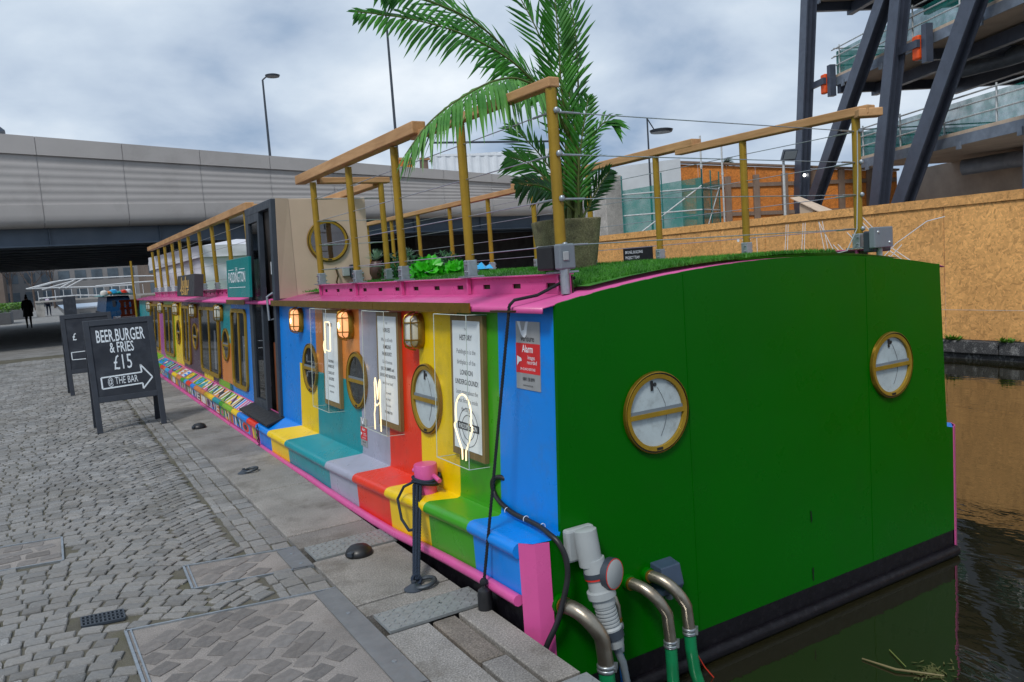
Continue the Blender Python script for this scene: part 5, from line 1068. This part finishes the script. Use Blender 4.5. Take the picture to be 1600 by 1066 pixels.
# ------------------------------------------------------------------ steel framed building on the right
FD = Vector((.404, .915, 0)).normalized(); FI = Vector((FD.y, -FD.x, 0)); F0 = Vector((22.1, 11.7, 0))
fp_ = lambda s_, z, d=0: F0 + FD * s_ + FI * d + Vector((0, 0, z))
bd = thing('steel_frame_building', 'unfinished building with slanting navy steel columns and open concrete floors', 'building', (22.1, 11.7, 0))
for zz, s1, s_0 in ((4.3, 8.4, -12), (7.7, 9.9, -12), (11.3, 11.5, -12), (14.8, 12.5, -12)):
    G().obox(fp_((s1 + s_0) / 2, zz + .12, 8), FD, FI, (0, 0, 1), (s1 - s_0) / 2, 8, .14).build('floor_slab', BCONC, bd); G().obox(fp_((s1 + s_0) / 2, zz + .1, -.02), FD, FI, (0, 0, 1), (s1 - s_0) / 2, .02, .16).build('slab_edge', ZINC, bd)
    G().obox(fp_((s1 + s_0) / 2, zz + .31, .02), FD, FI, (0, 0, 1), (s1 - s_0) / 2, .02, .06).build('toe_board', PALETIMB, bd)
    for dd, h_ in (((5.2, .7),) if zz == 4.3 else ((1.6, .4), (5, .6), (9, .6))): G().obox(fp_((s1 + s_0) / 2, zz - .3, dd), FD, FI, (0, 0, 1), (s1 - s_0) / 2 - .2, .12, h_ / 2).build('floor_beam', mat('black_beam', S(34, 34, 38), .6) if zz == 4.3 else NAVY, bd)
    if zz == 4.3:
        for k in range(7): G().obox(fp_(4.4 - k * 1.5, 4.02, 5.06), FD, FI, (0, 0, 1), .42, .01, .17).build('beam_opening', PALETIMB, bd)
    for k in range(0 if zz == 4.3 else 4): G().obox(fp_(s1 - .4 - k * 4.8, zz - .2, 5), FI, FD, (0, 0, 1), 5, .1, .17).build('cross_beam', NAVY, bd)
    for k in range(8):
        s_ = s1 - .8 - k * 2.5; G().obox(fp_(s_, zz - .06, -.05), FD, FI, (0, 0, 1), .09, .03, .12).build('edge_bracket', ZINC, bd)
    # guard rail with net
    for k in range(9):
        s_ = s1 - .3 - k * 2.3; p0 = fp_(s_, zz + .26, .12); G().tube([p0, p0 + Vector((0, 0, 1.25))], .028, 6).build('guard_post', SCAF, bd, True)
    for h_ in (.5, .85, 1.15): G().tube([fp_(s_0, zz + .26 + h_, .08), fp_(s1 + .2, zz + .26 + h_, .08)], .026, 6).build('guard_rail', SCAF, bd, True)
    G().add([fp_(s_0, zz + .28, .16), fp_(s1, zz + .28, .16), fp_(s1, zz + 1.3, .16), fp_(s_0, zz + 1.3, .16)], [(0, 1, 2, 3)]).build('guard_net', NET, bd)
    for h_ in (.5, .85, 1.15): G().tube([fp_(s1 - .1, zz + .26 + h_, 0), fp_(s1 - .1, zz + .26 + h_, 6)], .026, 6).build('guard_rail', SCAF, bd, True)
    G().add([fp_(s1 - .15, zz + .28, .1), fp_(s1 - .15, zz + .28, 6), fp_(s1 - .15, zz + 1.3, 6), fp_(s1 - .15, zz + 1.3, .1)], [(0, 1, 2, 3)]).build('guard_net', NET, bd)
    for s_, dd in ((2.6, 3.5), (-.5, 4), (5, 6)): G().obox(fp_(s_, zz - .12, dd), FI, FD, (0, 0, 1), .7, .07, .04).build('strip_light', STRIPL, bd)
    for s_, dd in ((6, 2.6), (3, 3.2)): G().tube([fp_(s_, zz - .45, dd), fp_(s_ - 1.2, zz - .4, dd + .8), fp_(s_ - 3, zz - .5, dd + .6)], .28, 12).build('duct', ZINC, bd, True)
G().obox(fp_(-1, 7, 14), FD, FI, (0, 0, 1), 9, .2, 8).build('core_wall', BCONC, bd)
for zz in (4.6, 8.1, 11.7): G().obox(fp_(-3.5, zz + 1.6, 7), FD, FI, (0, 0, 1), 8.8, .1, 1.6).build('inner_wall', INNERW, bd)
G().obox(fp_(4, 2.1, 4), FD, FI, (0, 0, 1), 7, .1, 2.2).build('ground_wall', BCONC, bd)
def hcol(a, b, w=.62, d=.36, lab=None):
    a, b = Vector(a), Vector(b); ax_ = (b - a).normalized(); c = (a + b) / 2; L_ = (b - a).length / 2; sd = (FD - ax_ * FD.dot(ax_)).normalized(); dp = ax_.cross(sd); gg = G()
    for s_ in (-1, 1): gg.obox(c + dp * s_ * d / 2, ax_, sd, dp, L_, w / 2, .03)
    gg.obox(c, ax_, sd, dp, L_, .03, d / 2 - .03); return gg.build('column', NAVY, bd)
def ext(p, q, t): p, q = Vector(p), Vector(q); return p + (q - p) * t
for p, q, w in (((26.7, 22.3, 3.7), (26.35, 21.35, 11.2), .55), ((26.2, 21.1, 3.6), (24.34, 16.75, 9.5), .5), ((24.52, 17.2, 3.04), (24.0, 15.95, 9.25), .55), ((23.95, 15.9, 2.9), (22.55, 12.75, 8.1), .58), ((21.7, 10.75, 3), (21.65, 10.65, 5), .45)):
    off = -FI * .55; hcol(ext(p, q, -.6) + off, ext(p, q, 1.9) + off, w)
for s_, z in ((10.0, 7.7), (4.15, 7.5)):
    G().obox(fp_(s_, z + .1, -.3), FD, FI, (0, 0, 1), .16, .1, .38).build('orange_wrap', ORANGE, bd, bevel=.05); G().obox(fp_(s_ - .35, z + .15, -.2), FD, FI, (0, 0, 1), .12, .12, .6).build('splice_plate', NAVY, bd); G().obox(fp_(s_ + .3, z + .2, -.4), FD, FI, (0, 0, 1), .5, .06, .12).build('tie_plate', NAVY, bd)

# ------------------------------------------------------------------ yard behind the hoarding
yd = thing('site_cabin_block', 'white clad site building behind the hoarding', 'building', (20, 25, 0)); A_ = Vector((19.0, 25.8, 0)); Bv = Vector((22.2, 25.9, 0))
G().add([(18.9, 25.7, 0), (21.4, 24.6, 0), (21.4, 24.6, 5.4), (18.9, 25.7, 5.2), (23, 30, 0), (23, 30, 5.4), (20, 31, 5.2), (20, 31, 0)], [(0, 1, 2, 3), (1, 4, 5, 2), (2, 5, 6, 3), (3, 6, 7, 0)]).build('white_wall', WHITEST, yd)
ow2 = thing('chipboard_enclosure', 'old orange chipboard enclosure with grey posts behind the green netting', 'enclosure', (24, 24, 0)); d_ = Vector((29.5 - 21.6, 21.9 - 26.2, 0)); dn = d_.normalized(); q0 = Vector((21.5, 25.4, 0)); n3 = Vector((dn.y, -dn.x, 0))
for k in range(8):
    a = q0 + dn * k * 1.22; t = 5.3 - k * .12
    G().add([a + dn * .006, a + dn * 1.214, a + dn * 1.214 + Vector((0, 0, t - .12)), a + dn * .006 + Vector((0, 0, t))], [(0, 1, 2, 3)]).build('board', OSBDK, ow2, solid=.02)
    if k % 1 == 0: G().obox(a + n3 * .06 + Vector((0, 0, 2.3)), dn, n3, (0, 0, 1), .13, .05, 2.3).build('timber_post', GREYTIMB, ow2)
for h_ in (3.1, 4.3): G().bar(q0 + n3 * .03 + Vector((0, 0, h_)), q0 + n3 * .03 + dn * 9.7 + Vector((0, 0, h_ - .3)), .1, .16).build('waling', GREYTIMB, ow2)
G().bar(q0 + Vector((0, 0, 5.38)), q0 + dn * 9.8 + Vector((0, 0, 4.4)), .3, .08).build('coping', GREYTIMB, ow2)
sf = thing('netted_scaffold', 'scaffold wrapped in green debris netting behind the hoarding', 'scaffold', (20, 23, 0)); c0, c1, c2 = Vector((17.7, 23.9, 0)), Vector((19.9, 21.9, 0)), Vector((21.5, 22.6, 0))
for a, b in ((c0, c1), (c1, c2)):
    G().add([a + Vector((0, 0, .3)), b + Vector((0, 0, .3)), b + Vector((0, 0, 4.3)), a + Vector((0, 0, 4.05))], [(0, 1, 2, 3)]).build('net', NET, sf)
    for f in (0, .5, 1): p = a.lerp(b, f); G().tube([p, p + Vector((0, 0, 4.6))], .03, 6).build('standard', mat('teal_scaffold%d' % int(f * 2 + a.x), S(40, 110, 108), .5), sf, True)
    for h_ in (2.4, 3.1, 3.9): G().tube([a + Vector((0, 0, h_)), b + Vector((0, 0, h_))], .026, 6).build('ledger', SCAF, sf, True)
    G().tube([a + Vector((0, 0, 2)), b + Vector((0, 0, 4))], .026, 6).build('brace', SCAF, sf, True)
cpill = thing('concrete_pier', 'square pale concrete pier standing beside the bridge end', 'pier', (18.5, 25.6, 0)); G().box(17.9, 18.75, 25.2, 26, 0, 4.82).build('shaft', PALECONC, cpill, bevel=.03)
lamppost(18.7, 23.4, 0, 6.7, 'grey lamp pole with slanted head beside the netted scaffold', (.25, -.1, -.45), (.45, .1), .05, 'site lamps behind the hoarding')
for i, (x, y, z1, lab) in enumerate(((16.6, 24.6, 4.6, 'thin scaffold pole left of the netting'), (20.3, 22.3, 5.9, 'thin scaffold pole at the netting corner'), (21.3, 22.2, 5.6, 'thin scaffold pole right of the netting'))):
    o = thing('scaffold_pole', lab, 'scaffold pole', (x, y, 0)); G().tube([(x, y, 0), (x, y, z1)], .035, 8).build('tube', SCAF, o, True); G().lathe((x, y, z1 - 1.2), (0, 0, 1), [(.05, 0), (.05, .1)], 8).build('coupler', SCAF, o)
o = thing('floodlight', 'square floodlight on a grey post behind the hoarding', 'floodlight', (23.1, 20.8, 0)); G().tube([(23.1, 20.8, 0), (23.1, 20.8, 4.8)], .05, 8).build('post', SCAF, o, True); G().obox((23.2, 20.6, 4.95), (.8, -.5, 0), (.5, .8, .4), (0, -.4, 1), .26, .1, .2).build('lamp_housing', DKGREY, o, bevel=.02); G().obox((23.12, 20.48, 4.92), (.8, -.5, 0), (.5, .8, .4), (0, -.4, 1), .22, .01, .15).build('lamp_lens', MIDGREY, o)
o = thing('site_lamp', 'small lit lamp on a bracket behind the hoarding', 'lamp', (26.2, 22.5, 4)); G().box(26.0, 26.5, 22.45, 22.6, 4.42, 4.5).build('housing', DKGREY, o); G().ball((26.25, 22.42, 4.42), .09, 10).build('bulb', STRIPL, o, True)
o = thing('plywood_ramp', 'loose plywood sheet leaning beside the steel columns', 'sheet', (13, 11.5, 1.2)); 
G().prism([(12.9, 12.05, 2.58), (12.9, 11.3, 2.2), (13.2, 11.2, 2.22), (13.2, 12.05, 2.6)], (0, 0, .02)).build('sheet_top', PALETIMB, o); G().prism([(12.95, 11.85, 1.2), (12.95, 11.5, 1.2), (12.95, 11.5, 2.28), (12.95, 11.85, 2.44)], (.05, 0, 0)).build('sheet_side', TAN, o)
# white container and boards above the bridge
cn = thing('white_container', 'white corrugated container behind the bridge parapet', 'container', (18.3, 41.3, 5)); c0, c1 = Vector((18.35, 41.5, 0)), Vector((24.5, 38.2, 0)); cd = (c1 - c0); L_ = cd.length; cd.normalize(); cn_ = Vector((cd.y, -cd.x, 0)); rings = []
for k in range(58):
    o_ = .05 if k % 4 in (0, 1) else 0; p = c0 + cd * L_ * k / 57 + cn_ * o_; rings.append([p + Vector((0, 0, 4.3)), p + Vector((0, 0, 8.05))])
G().loft(rings).build('corrugated_wall', WHITEST, cn); fr3 = G(); fr3.bar(c0 + Vector((0, 0, 8.08)), c1 + Vector((0, 0, 7.75)), .12, .12); fr3.bar(c0 + Vector((0, 0, 4.3)), c0 + Vector((0, 0, 8.1)), .15, .15); fr3.build('container_frame', WHITEST, cn)
G().tube([c0 + Vector((0, 0, 8.8)), c1 + Vector((2, 0, 8.5))], .06, 6).build('roof_rail', DKGREY, cn); G().add([c0 + Vector((0, 0, 8.1)), c1 + Vector((0, 0, 7.8)), c1 + Vector((1.5, 4, 8.0)), c0 + Vector((1.5, 4, 8.3))], [(0, 1, 2, 3)]).build('container_roof', DKGREY, cn)
ws = thing('timber_shed', 'brown boarded shed beside the white container', 'shed', (17.5, 42, 5)); 
for k in range(5): G().box(16.3 + k * .38, 16.66 + k * .38, 42.0, 42.1, 4.3, 7.9).build('board', GREYTIMB if k > 2 else OSBDK, ws)
G().box(17.2, 17.6, 41.9, 41.98, 6.9, 8.9).build('white_notice', PAPER, ws); G().box(16.2, 18.3, 41.95, 42.2, 7.9, 8.02).build('shed_rail', TIMBX, ws)

# ------------------------------------------------------------------ beyond the bridge
HEDGESOIL = mat('planter_grey', S(92, 94, 98), .7, 0, .1, 3)
def planter(x0, x1, y0, y1, lab):
    o = thing('planter', lab, 'planter', (x0, y0, 0), group='hedge planters on the far quay'); G().box(x0, x1, y0, y1, 0, .75).build('trough', HEDGESOIL, o, bevel=.02); gg = G(); q = random.Random(int(y0))
    for k in range(1500):
        p = Vector((q.uniform(x0 + .05, x1 - .05), q.uniform(y0 + .05, y1 - .05), .72 + .6 * q.random() ** .7)); a = q.uniform(0, 6.28); u = Vector((cos(a), sin(a), q.uniform(-.6, .6))) * .09; w = Vector((-sin(a), cos(a), q.uniform(-.6, .6))) * .05; gg.add([p - u, p + w, p + u, p - w], [(0, 1, 2, 3)])
    gg.build('hedge', HEDGE, o)['kind'] = 'stuff'
planter(-6.5, -3.75, 60, 64, 'grey planter with clipped hedge at the left edge beyond the bridge'); planter(-6.0, -3.1, 72, 75, 'grey planter with clipped hedge behind the walking person')
# people
SKIN = mat('skin', S(190, 146, 122), .6); HAIR = mat('dark_hair', S(30, 26, 26), .7); COATB = mat('black_coat', S(36, 36, 42), .8); JEANS = mat('jeans', S(40, 62, 92), .85); TIGHT = mat('black_trousers', S(24, 24, 28), .8); JACK = mat('navy_jacket', S(46, 48, 70), .8); PACK = mat('lilac_backpack', S(188, 172, 196), .7)
def person(loc, rz, lab, mats, stride, coat, pack):
    o = thing('person', lab, 'person', loc, rz, 'people walking beyond the bridge')
    J = {'pel': (0, 0, .95), 'chest': (0, .0, 1.3), 'neck': (0, -.01, 1.47), 'head': (0, -.01, 1.56), 'top': (0, 0, 1.7), 'shl': (-.17, 0, 1.42), 'shr': (.17, 0, 1.42), 'ell': (-.23, .04, 1.15), 'elr': (.23, .05, 1.15), 'hal': (-.24, -.06, .92), 'har': (.2, -.1, .98),
         'hpl': (-.09, 0, .9), 'hpr': (.09, 0, .9), 'knl': (-.1, -stride * .5 - .03, .5), 'knr': (.1, stride * .35 - .02, .5), 'anl': (-.1, -stride * .5, .09), 'anr': (.1, stride * .9, .11), 'tol': (-.11, -stride * .5 - .15, .03), 'tor': (.11, stride * .9 - .13, .04), 'fil': (-.24, -.1, .84), 'fir': (.18, -.16, .94)}
    R_ = {'pel': .14, 'chest': .15, 'neck': .055, 'head': .085, 'top': .075, 'shl': .07, 'shr': .07, 'ell': .048, 'elr': .048, 'hal': .036, 'har': .036, 'hpl': .09, 'hpr': .09, 'knl': .06, 'knr': .06, 'anl': .04, 'anr': .04, 'tol': .035, 'tor': .035, 'fil': .028, 'fir': .028}
    E_ = [('pel', 'chest'), ('chest', 'neck'), ('neck', 'head'), ('head', 'top'), ('chest', 'shl'), ('chest', 'shr'), ('shl', 'ell'), ('shr', 'elr'), ('ell', 'hal'), ('elr', 'har'), ('hal', 'fil'), ('har', 'fir'), ('pel', 'hpl'), ('pel', 'hpr'), ('hpl', 'knl'), ('hpr', 'knr'), ('knl', 'anl'), ('knr', 'anr'), ('anl', 'tol'), ('anr', 'tor')]
    ks = list(J); me = bpy.data.meshes.new('body'); me.from_pydata([J[k] for k in ks], [(ks.index(a), ks.index(b)) for a, b in E_], [])
    b_ = bpy.data.objects.new('body', me); COL.objects.link(b_); b_.modifiers.new('Skin', 'SKIN'); b_.modifiers.new('Sub', 'SUBSURF').levels = 1
    for i, k in enumerate(ks): me.skin_vertices[0].data[i].radius = (R_[k], R_[k])
    me.skin_vertices[0].data[0].use_root = True
    dg_ = bpy.context.evaluated_depsgraph_get(); nm = bpy.data.meshes.new_from_object(b_.evaluated_get(dg_)); bpy.data.objects.remove(b_)
    for m_ in (mats[0], mats[1], SKIN, HAIR, BLACKPL): nm.materials.append(m_)
    for p in nm.polygons:
        c = p.center; p.use_smooth = True
        p.material_index = 4 if c.z < .1 else 1 if c.z < .92 and abs(c.x) < .2 else 3 if c.z > 1.6 or (c.z > 1.5 and c.y > -.03) else 2 if c.z > 1.49 or (abs(c.x) > .15 and c.z < .96) else 0
    nm.name = 'body'; link('body', nm, o, world=False)
    G().ball((0, .05, 1.72), .06, 10).build('hair_bun', HAIR, o, True, world=False)
    if coat: G().lathe((0, .0, .62), (0, 0, 1), [(.235, 0), (.23, .1), (.2, .35), (.205, .6), (.19, .78), (.08, .87)], 18, False).build('coat', mats[0], o, True, world=False)
    if pack: G().box(-.14, .14, .1, .24, 1.02, 1.42).build('backpack', PACK, o, bevel=.05, world=False)
person((-2.55, 48, 0), pi + .1, 'person in a long black coat walking under the bridge', (COATB, TIGHT), .2, True, False); person((-1.6, 76, 0), pi - .1, 'person in jeans with a lilac backpack farther along the quay', (JACK, JEANS), .2, False, True)
o = thing('menu_board', 'small grey menu board standing far along the quay', 'sign', (.0, 73, 0)); G().obox((-.1, 73, .75), (1, 0, 0), (0, .1, 1), (0, 1, -.1), .45, .75, .03).build('panel', CHALK, o); G().obox((-.1, 73.3, .7), (1, 0, 0), (0, -.15, 1), (0, 1, .15), .45, .7, .02).build('rear_panel', CHALKFR, o)
# fan footbridge
fb = thing('white_footbridge', 'white tubular footbridge with raised fan of beams across the far canal', 'footbridge', (0, 75, 0)); WT = mat('white_tube', S(205, 208, 212), .4, 0, .05, 2)
fo = lambda p: (p[0], 75 + p[2] * .0 if len(p) > 2 else 75, p[1])
for pts in ([(-2.9, 2.35), (-1.2, 2.75), (.2, 2.9), (4.8, 2.85), (10, 2.6)], [(-3, 2.35), (-1, 2.3), (2.0, 2.15), (4.8, 2.1)], [(-2.2, 1.5), (.5, 1.55), (3, 1.35)], [(-2.4, 2.4), (-.5, 2.85)], [(-1.9, 2.2), (.4, 2.75)], [(-.7, 2.2), (.6, 2.88)], [(-.2, 2.2), (1.2, 2.9)], [(2.0, 2.2), (4.8, 2.3), (10, 2.3)]):
    G().tube([fo(p) for p in pts], .055, 6).build('beam', WT, fb, True)
G().box(-2.5, 14, 74.6, 76, 1.15, 1.3).build('walkway', PALECONC, fb); 
for k in range(14): G().tube([(-2.2 + k * .6, 74.8, 1.3), (-2.2 + k * .6, 74.8, 2.1)], .025, 5).build('baluster', WT, fb)
for x in (-2.2, 12): G().box(x - .3, x + .3, 74.7, 75.9, -1, 1.15).build('pier', PALECONC, fb)
# other moored boats
def cabinboat(x, y, lab, c, L_=9, w=2., roofm=None, h=1.25):
    o = thing('moored_boat', lab, 'boat', (x + w / 2, y, WZ), group='boats moored beyond the bridge'); 
    G().loft([[(x + .1, yy, -.6), (x, yy, .25), (x + w, yy, .25), (x + w - .1, yy, -.6)] for yy in (y + 1.2, y + L_)]).build('hull', HULLBLACK, o); G().add([(x, y + 1.2, .25), (x + w, y + 1.2, .25), (x + w / 2, y - .6, .4), (x + .1, y + 1.2, -.6), (x + w - .1, y + 1.2, -.6), (x + w / 2, y - .3, -.6)], [(0, 1, 2), (0, 2, 5, 3), (1, 4, 5, 2)]).build('bow', c, o)
    G().add([(x + .1, y + 1.2, .25), (x + w - .1, y + 1.2, .25), (x + w - .3, y + 1.5, h), (x + .3, y + 1.5, h), (x + .1, y + L_, .25), (x + w - .1, y + L_, .25), (x + w - .3, y + L_, h), (x + .3, y + L_, h)], [(0, 1, 2, 3), (1, 5, 6, 2), (3, 2, 6, 7), (0, 3, 7, 4), (4, 7, 6, 5)]).build('cabin', c, o)
    for s_ in (.3, .62): G().box(x + w * s_, x + w * (s_ + .1), y + 1.3, y + 1.42, .6, h - .25).build('door_panel', DKGREY, o)
    return o
bb = cabinboat(1.5, 57, 'dark blue narrowboat with cluttered roof moored beyond the barge', paint('narrowboat_blue', 10, 60, 100), 12, 1.9, h=1.3)
G().loft([[(1.5 + 1.9 * i / 10, yy, 1.34 + .16 * sin(pi * i / 10)) for i in range(11)] for yy in (58.2, 69)]).build('roof', paint('narrowboat_roof', 14, 110, 110), bb, solid=.04)
q = random.Random(2); cl = [P['white'], P['orange'], P['sky'], P['teal'], P['red'], TARP]
BL = ['white sack', 'orange bag', 'light blue crate cover', 'teal bag', 'red bag', 'grey tarp roll']
for k in range(6):
    x, y = 1.65 + k * .3, 58.4 + .3 * (k % 3); s_ = (.24, .2, .28, .17, .22, .24)[k]; o = thing('roof_bundle', BL[k] + ' piled on the blue narrowboat roof', 'bundle', (x, y, 1.42), q.uniform(0, 3), 'gear on the narrowboat roof'); G().lathe((0, 0, 0), (0, 0, 1), [(s_ * .9, 0), (s_, s_ * .5), (s_ * .8, s_ * 1.1), (s_ * .3, s_ * 1.3)], 9).build('wrapped_gear', cl[k % 6], o, True, world=False)
rb = cabinboat(3.0, 47, 'red workboat with orange barrier beside the blue narrowboat', paint('workboat_red', 170, 30, 26), 8, 2.0, h=1.0); 
ob = thing('orange_barrier', 'orange plastic barrier with slots by the red boat', 'barrier', (2.2, 47, .2))
for k in range(4): G().box(1.75 + k * .26, 1.92 + k * .26, 47.2, 47.3, .3, 1.05).build('upright', ORANGE, ob)
pt_ = G().box(1.5, 3.0, 46.6, 50, -.6, .2).build('pontoon', paint('pontoon_red', 150, 28, 24), ob)
for z in (.22, .6, 1.0): G().box(1.7, 2.76, 47.19, 47.31, z, z + .12).build('rail', ORANGE, ob)
# far trees and buildings
BARK = mat('bare_bark', S(84, 72, 66), .9, 0, .3, 6)
def tree(x, y, h, lab, seed):
    q = random.Random(seed); o = thing('bare_tree', lab, 'tree', (x, y, 0), group='bare trees beyond the footbridge'); G().tube([(x, y, 0), (x + q.uniform(-.1, .1), y, h * .3), (x + q.uniform(-.2, .2), y, h * .55)], [.16, .13, .09], 7).build('trunk', BARK, o, True); gg = G()
    def br_(p, d, l, r_, lv):
        e_ = p + d * l; gg.tube([p, e_], [r_, r_ * .6], 4, False)
        if lv < 5:
            for k in range(3): 
                nd_ = (d + Vector((q.gauss(0, .5), q.gauss(0, .5), q.gauss(.1, .35)))).normalized(); br_(p.lerp(e_, q.uniform(.5, 1)), nd_, l * q.uniform(.6, .8), r_ * .6, lv + 1)
    for k in range(4): br_(Vector((x, y, h * (.28 + .07 * k))), Vector((q.gauss(0, .5), q.gauss(0, .5), .8)).normalized(), h * .24, .06, 0)
    gg.build('crown', BARK, o)['kind'] = 'stuff'
for i, (x, y, h) in enumerate(((-9, 95, 8), (-6.5, 88, 7.5), (-5.2, 108, 9), (-3, 118, 9), (-.8, 125, 9.5), (-11, 120, 10))):
    tree(x, y, h, 'bare winter tree beyond the footbridge, %s from the left' % ('second third fourth fifth sixth first'.split()[i]), i)
WIN = mat('office_glass', S(90, 104, 116), .2, 0, .4, .4); BRK = mat('brown_cladding', S(112, 100, 92), .8, 0, .15, .5); GRB = mat('grey_cladding', S(140, 140, 142), .8, 0, .1, .5)
def office(x0, x1, y, h, m_, lab):
    o = thing('office_building', lab, 'building', ((x0 + x1) / 2, y, 0)); G().box(x0, x1, y, y + 12, 0, h).build('wall', m_, o); n = int((x1 - x0) / 2.6)
    for f in range(int(h / 3.4)):
        for k in range(n): a = x0 + .5 + k * (x1 - x0 - .6) / n; G().box(a, a + (x1 - x0) / n * .66, y - .06, y + .02, f * 3.4 + .9, f * 3.4 + 2.7).build('window', WIN, o)
    G().box(x0 - .2, x1 + .2, y - .2, y + 12, h, h + .4).build('roof', GRB, o)
office(-34, -7.4, 150, 16, BRK, 'brown office block far left beyond the bridge'); office(-8, 22, 165, 19, GRB, 'grey office block closing the canal view'); office(12.5, 40, 140, 15, BRK, 'brown office block far right beyond the footbridge')
def fir(x, y, z0, h, lab, seed):
    q = random.Random(seed); o = thing('fir_tree', lab, 'tree', (x, y, z0), group='dark trees above the chipboard enclosure'); G().tube([(x, y, 0), (x, y, z0 + h)], [.2, .03], 6).build('trunk', BARK, o); gg = G()
    for k in range(700):
        f = q.random() ** .8; r_ = (1 - f) * h * .3 * q.uniform(.3, 1); a = q.uniform(0, 6.28); p = Vector((x + r_ * cos(a), y + r_ * sin(a), z0 + f * h)); d = Vector((cos(a), sin(a), -.2)); s_ = Vector((-sin(a), cos(a), .2)); gg.add([p, p + d * .25 + s_ * .1, p + d * .5, p + d * .25 - s_ * .1], [(0, 1, 2, 3)])
    gg.build('crown', PALMD, o)['kind'] = 'stuff'
fir(57, 56, 5.5, 5, 'taller dark fir tree above the chipboard enclosure', 1); fir(61.5, 55, 5, 3.6, 'shorter dark fir tree above the chipboard enclosure', 2)
o = thing('floating_twig', 'pale twig and scraps of weed floating on the dark water', 'twig', (2.0, 1.9, WZ)); G().tube([(1.588, 2.316, WZ + .006), (1.611, 2.156, WZ + .012), (1.735, 2.001, WZ + .006)], [.004, .006, .004], 6).build('stick', mat('pale_stick', S(116, 106, 72), .7), o, True)
G().tube([(1.757, 2.286, WZ + .008), (1.611 + .06, 2.156 - .01, WZ + .01)], .003, 5).build('side_shoot', mat('green_shoot', S(110, 120, 60), .7), o, True)
gg = G(); q = random.Random(9)
for k in range(90): p = Vector((1.73 + q.gauss(0, .045), 2.06 + q.gauss(0, .035), WZ + .005)); a = q.uniform(0, 6.28); u = Vector((cos(a), sin(a), .1)) * .02; w = Vector((-sin(a), cos(a), 0)) * .004; gg.add([p - u, p + w, p + u, p - w], [(0, 1, 2, 3)])
gg.build('weed_scraps', mat('weed_scraps', S(78, 80, 40), .7), o)['kind'] = 'stuff'
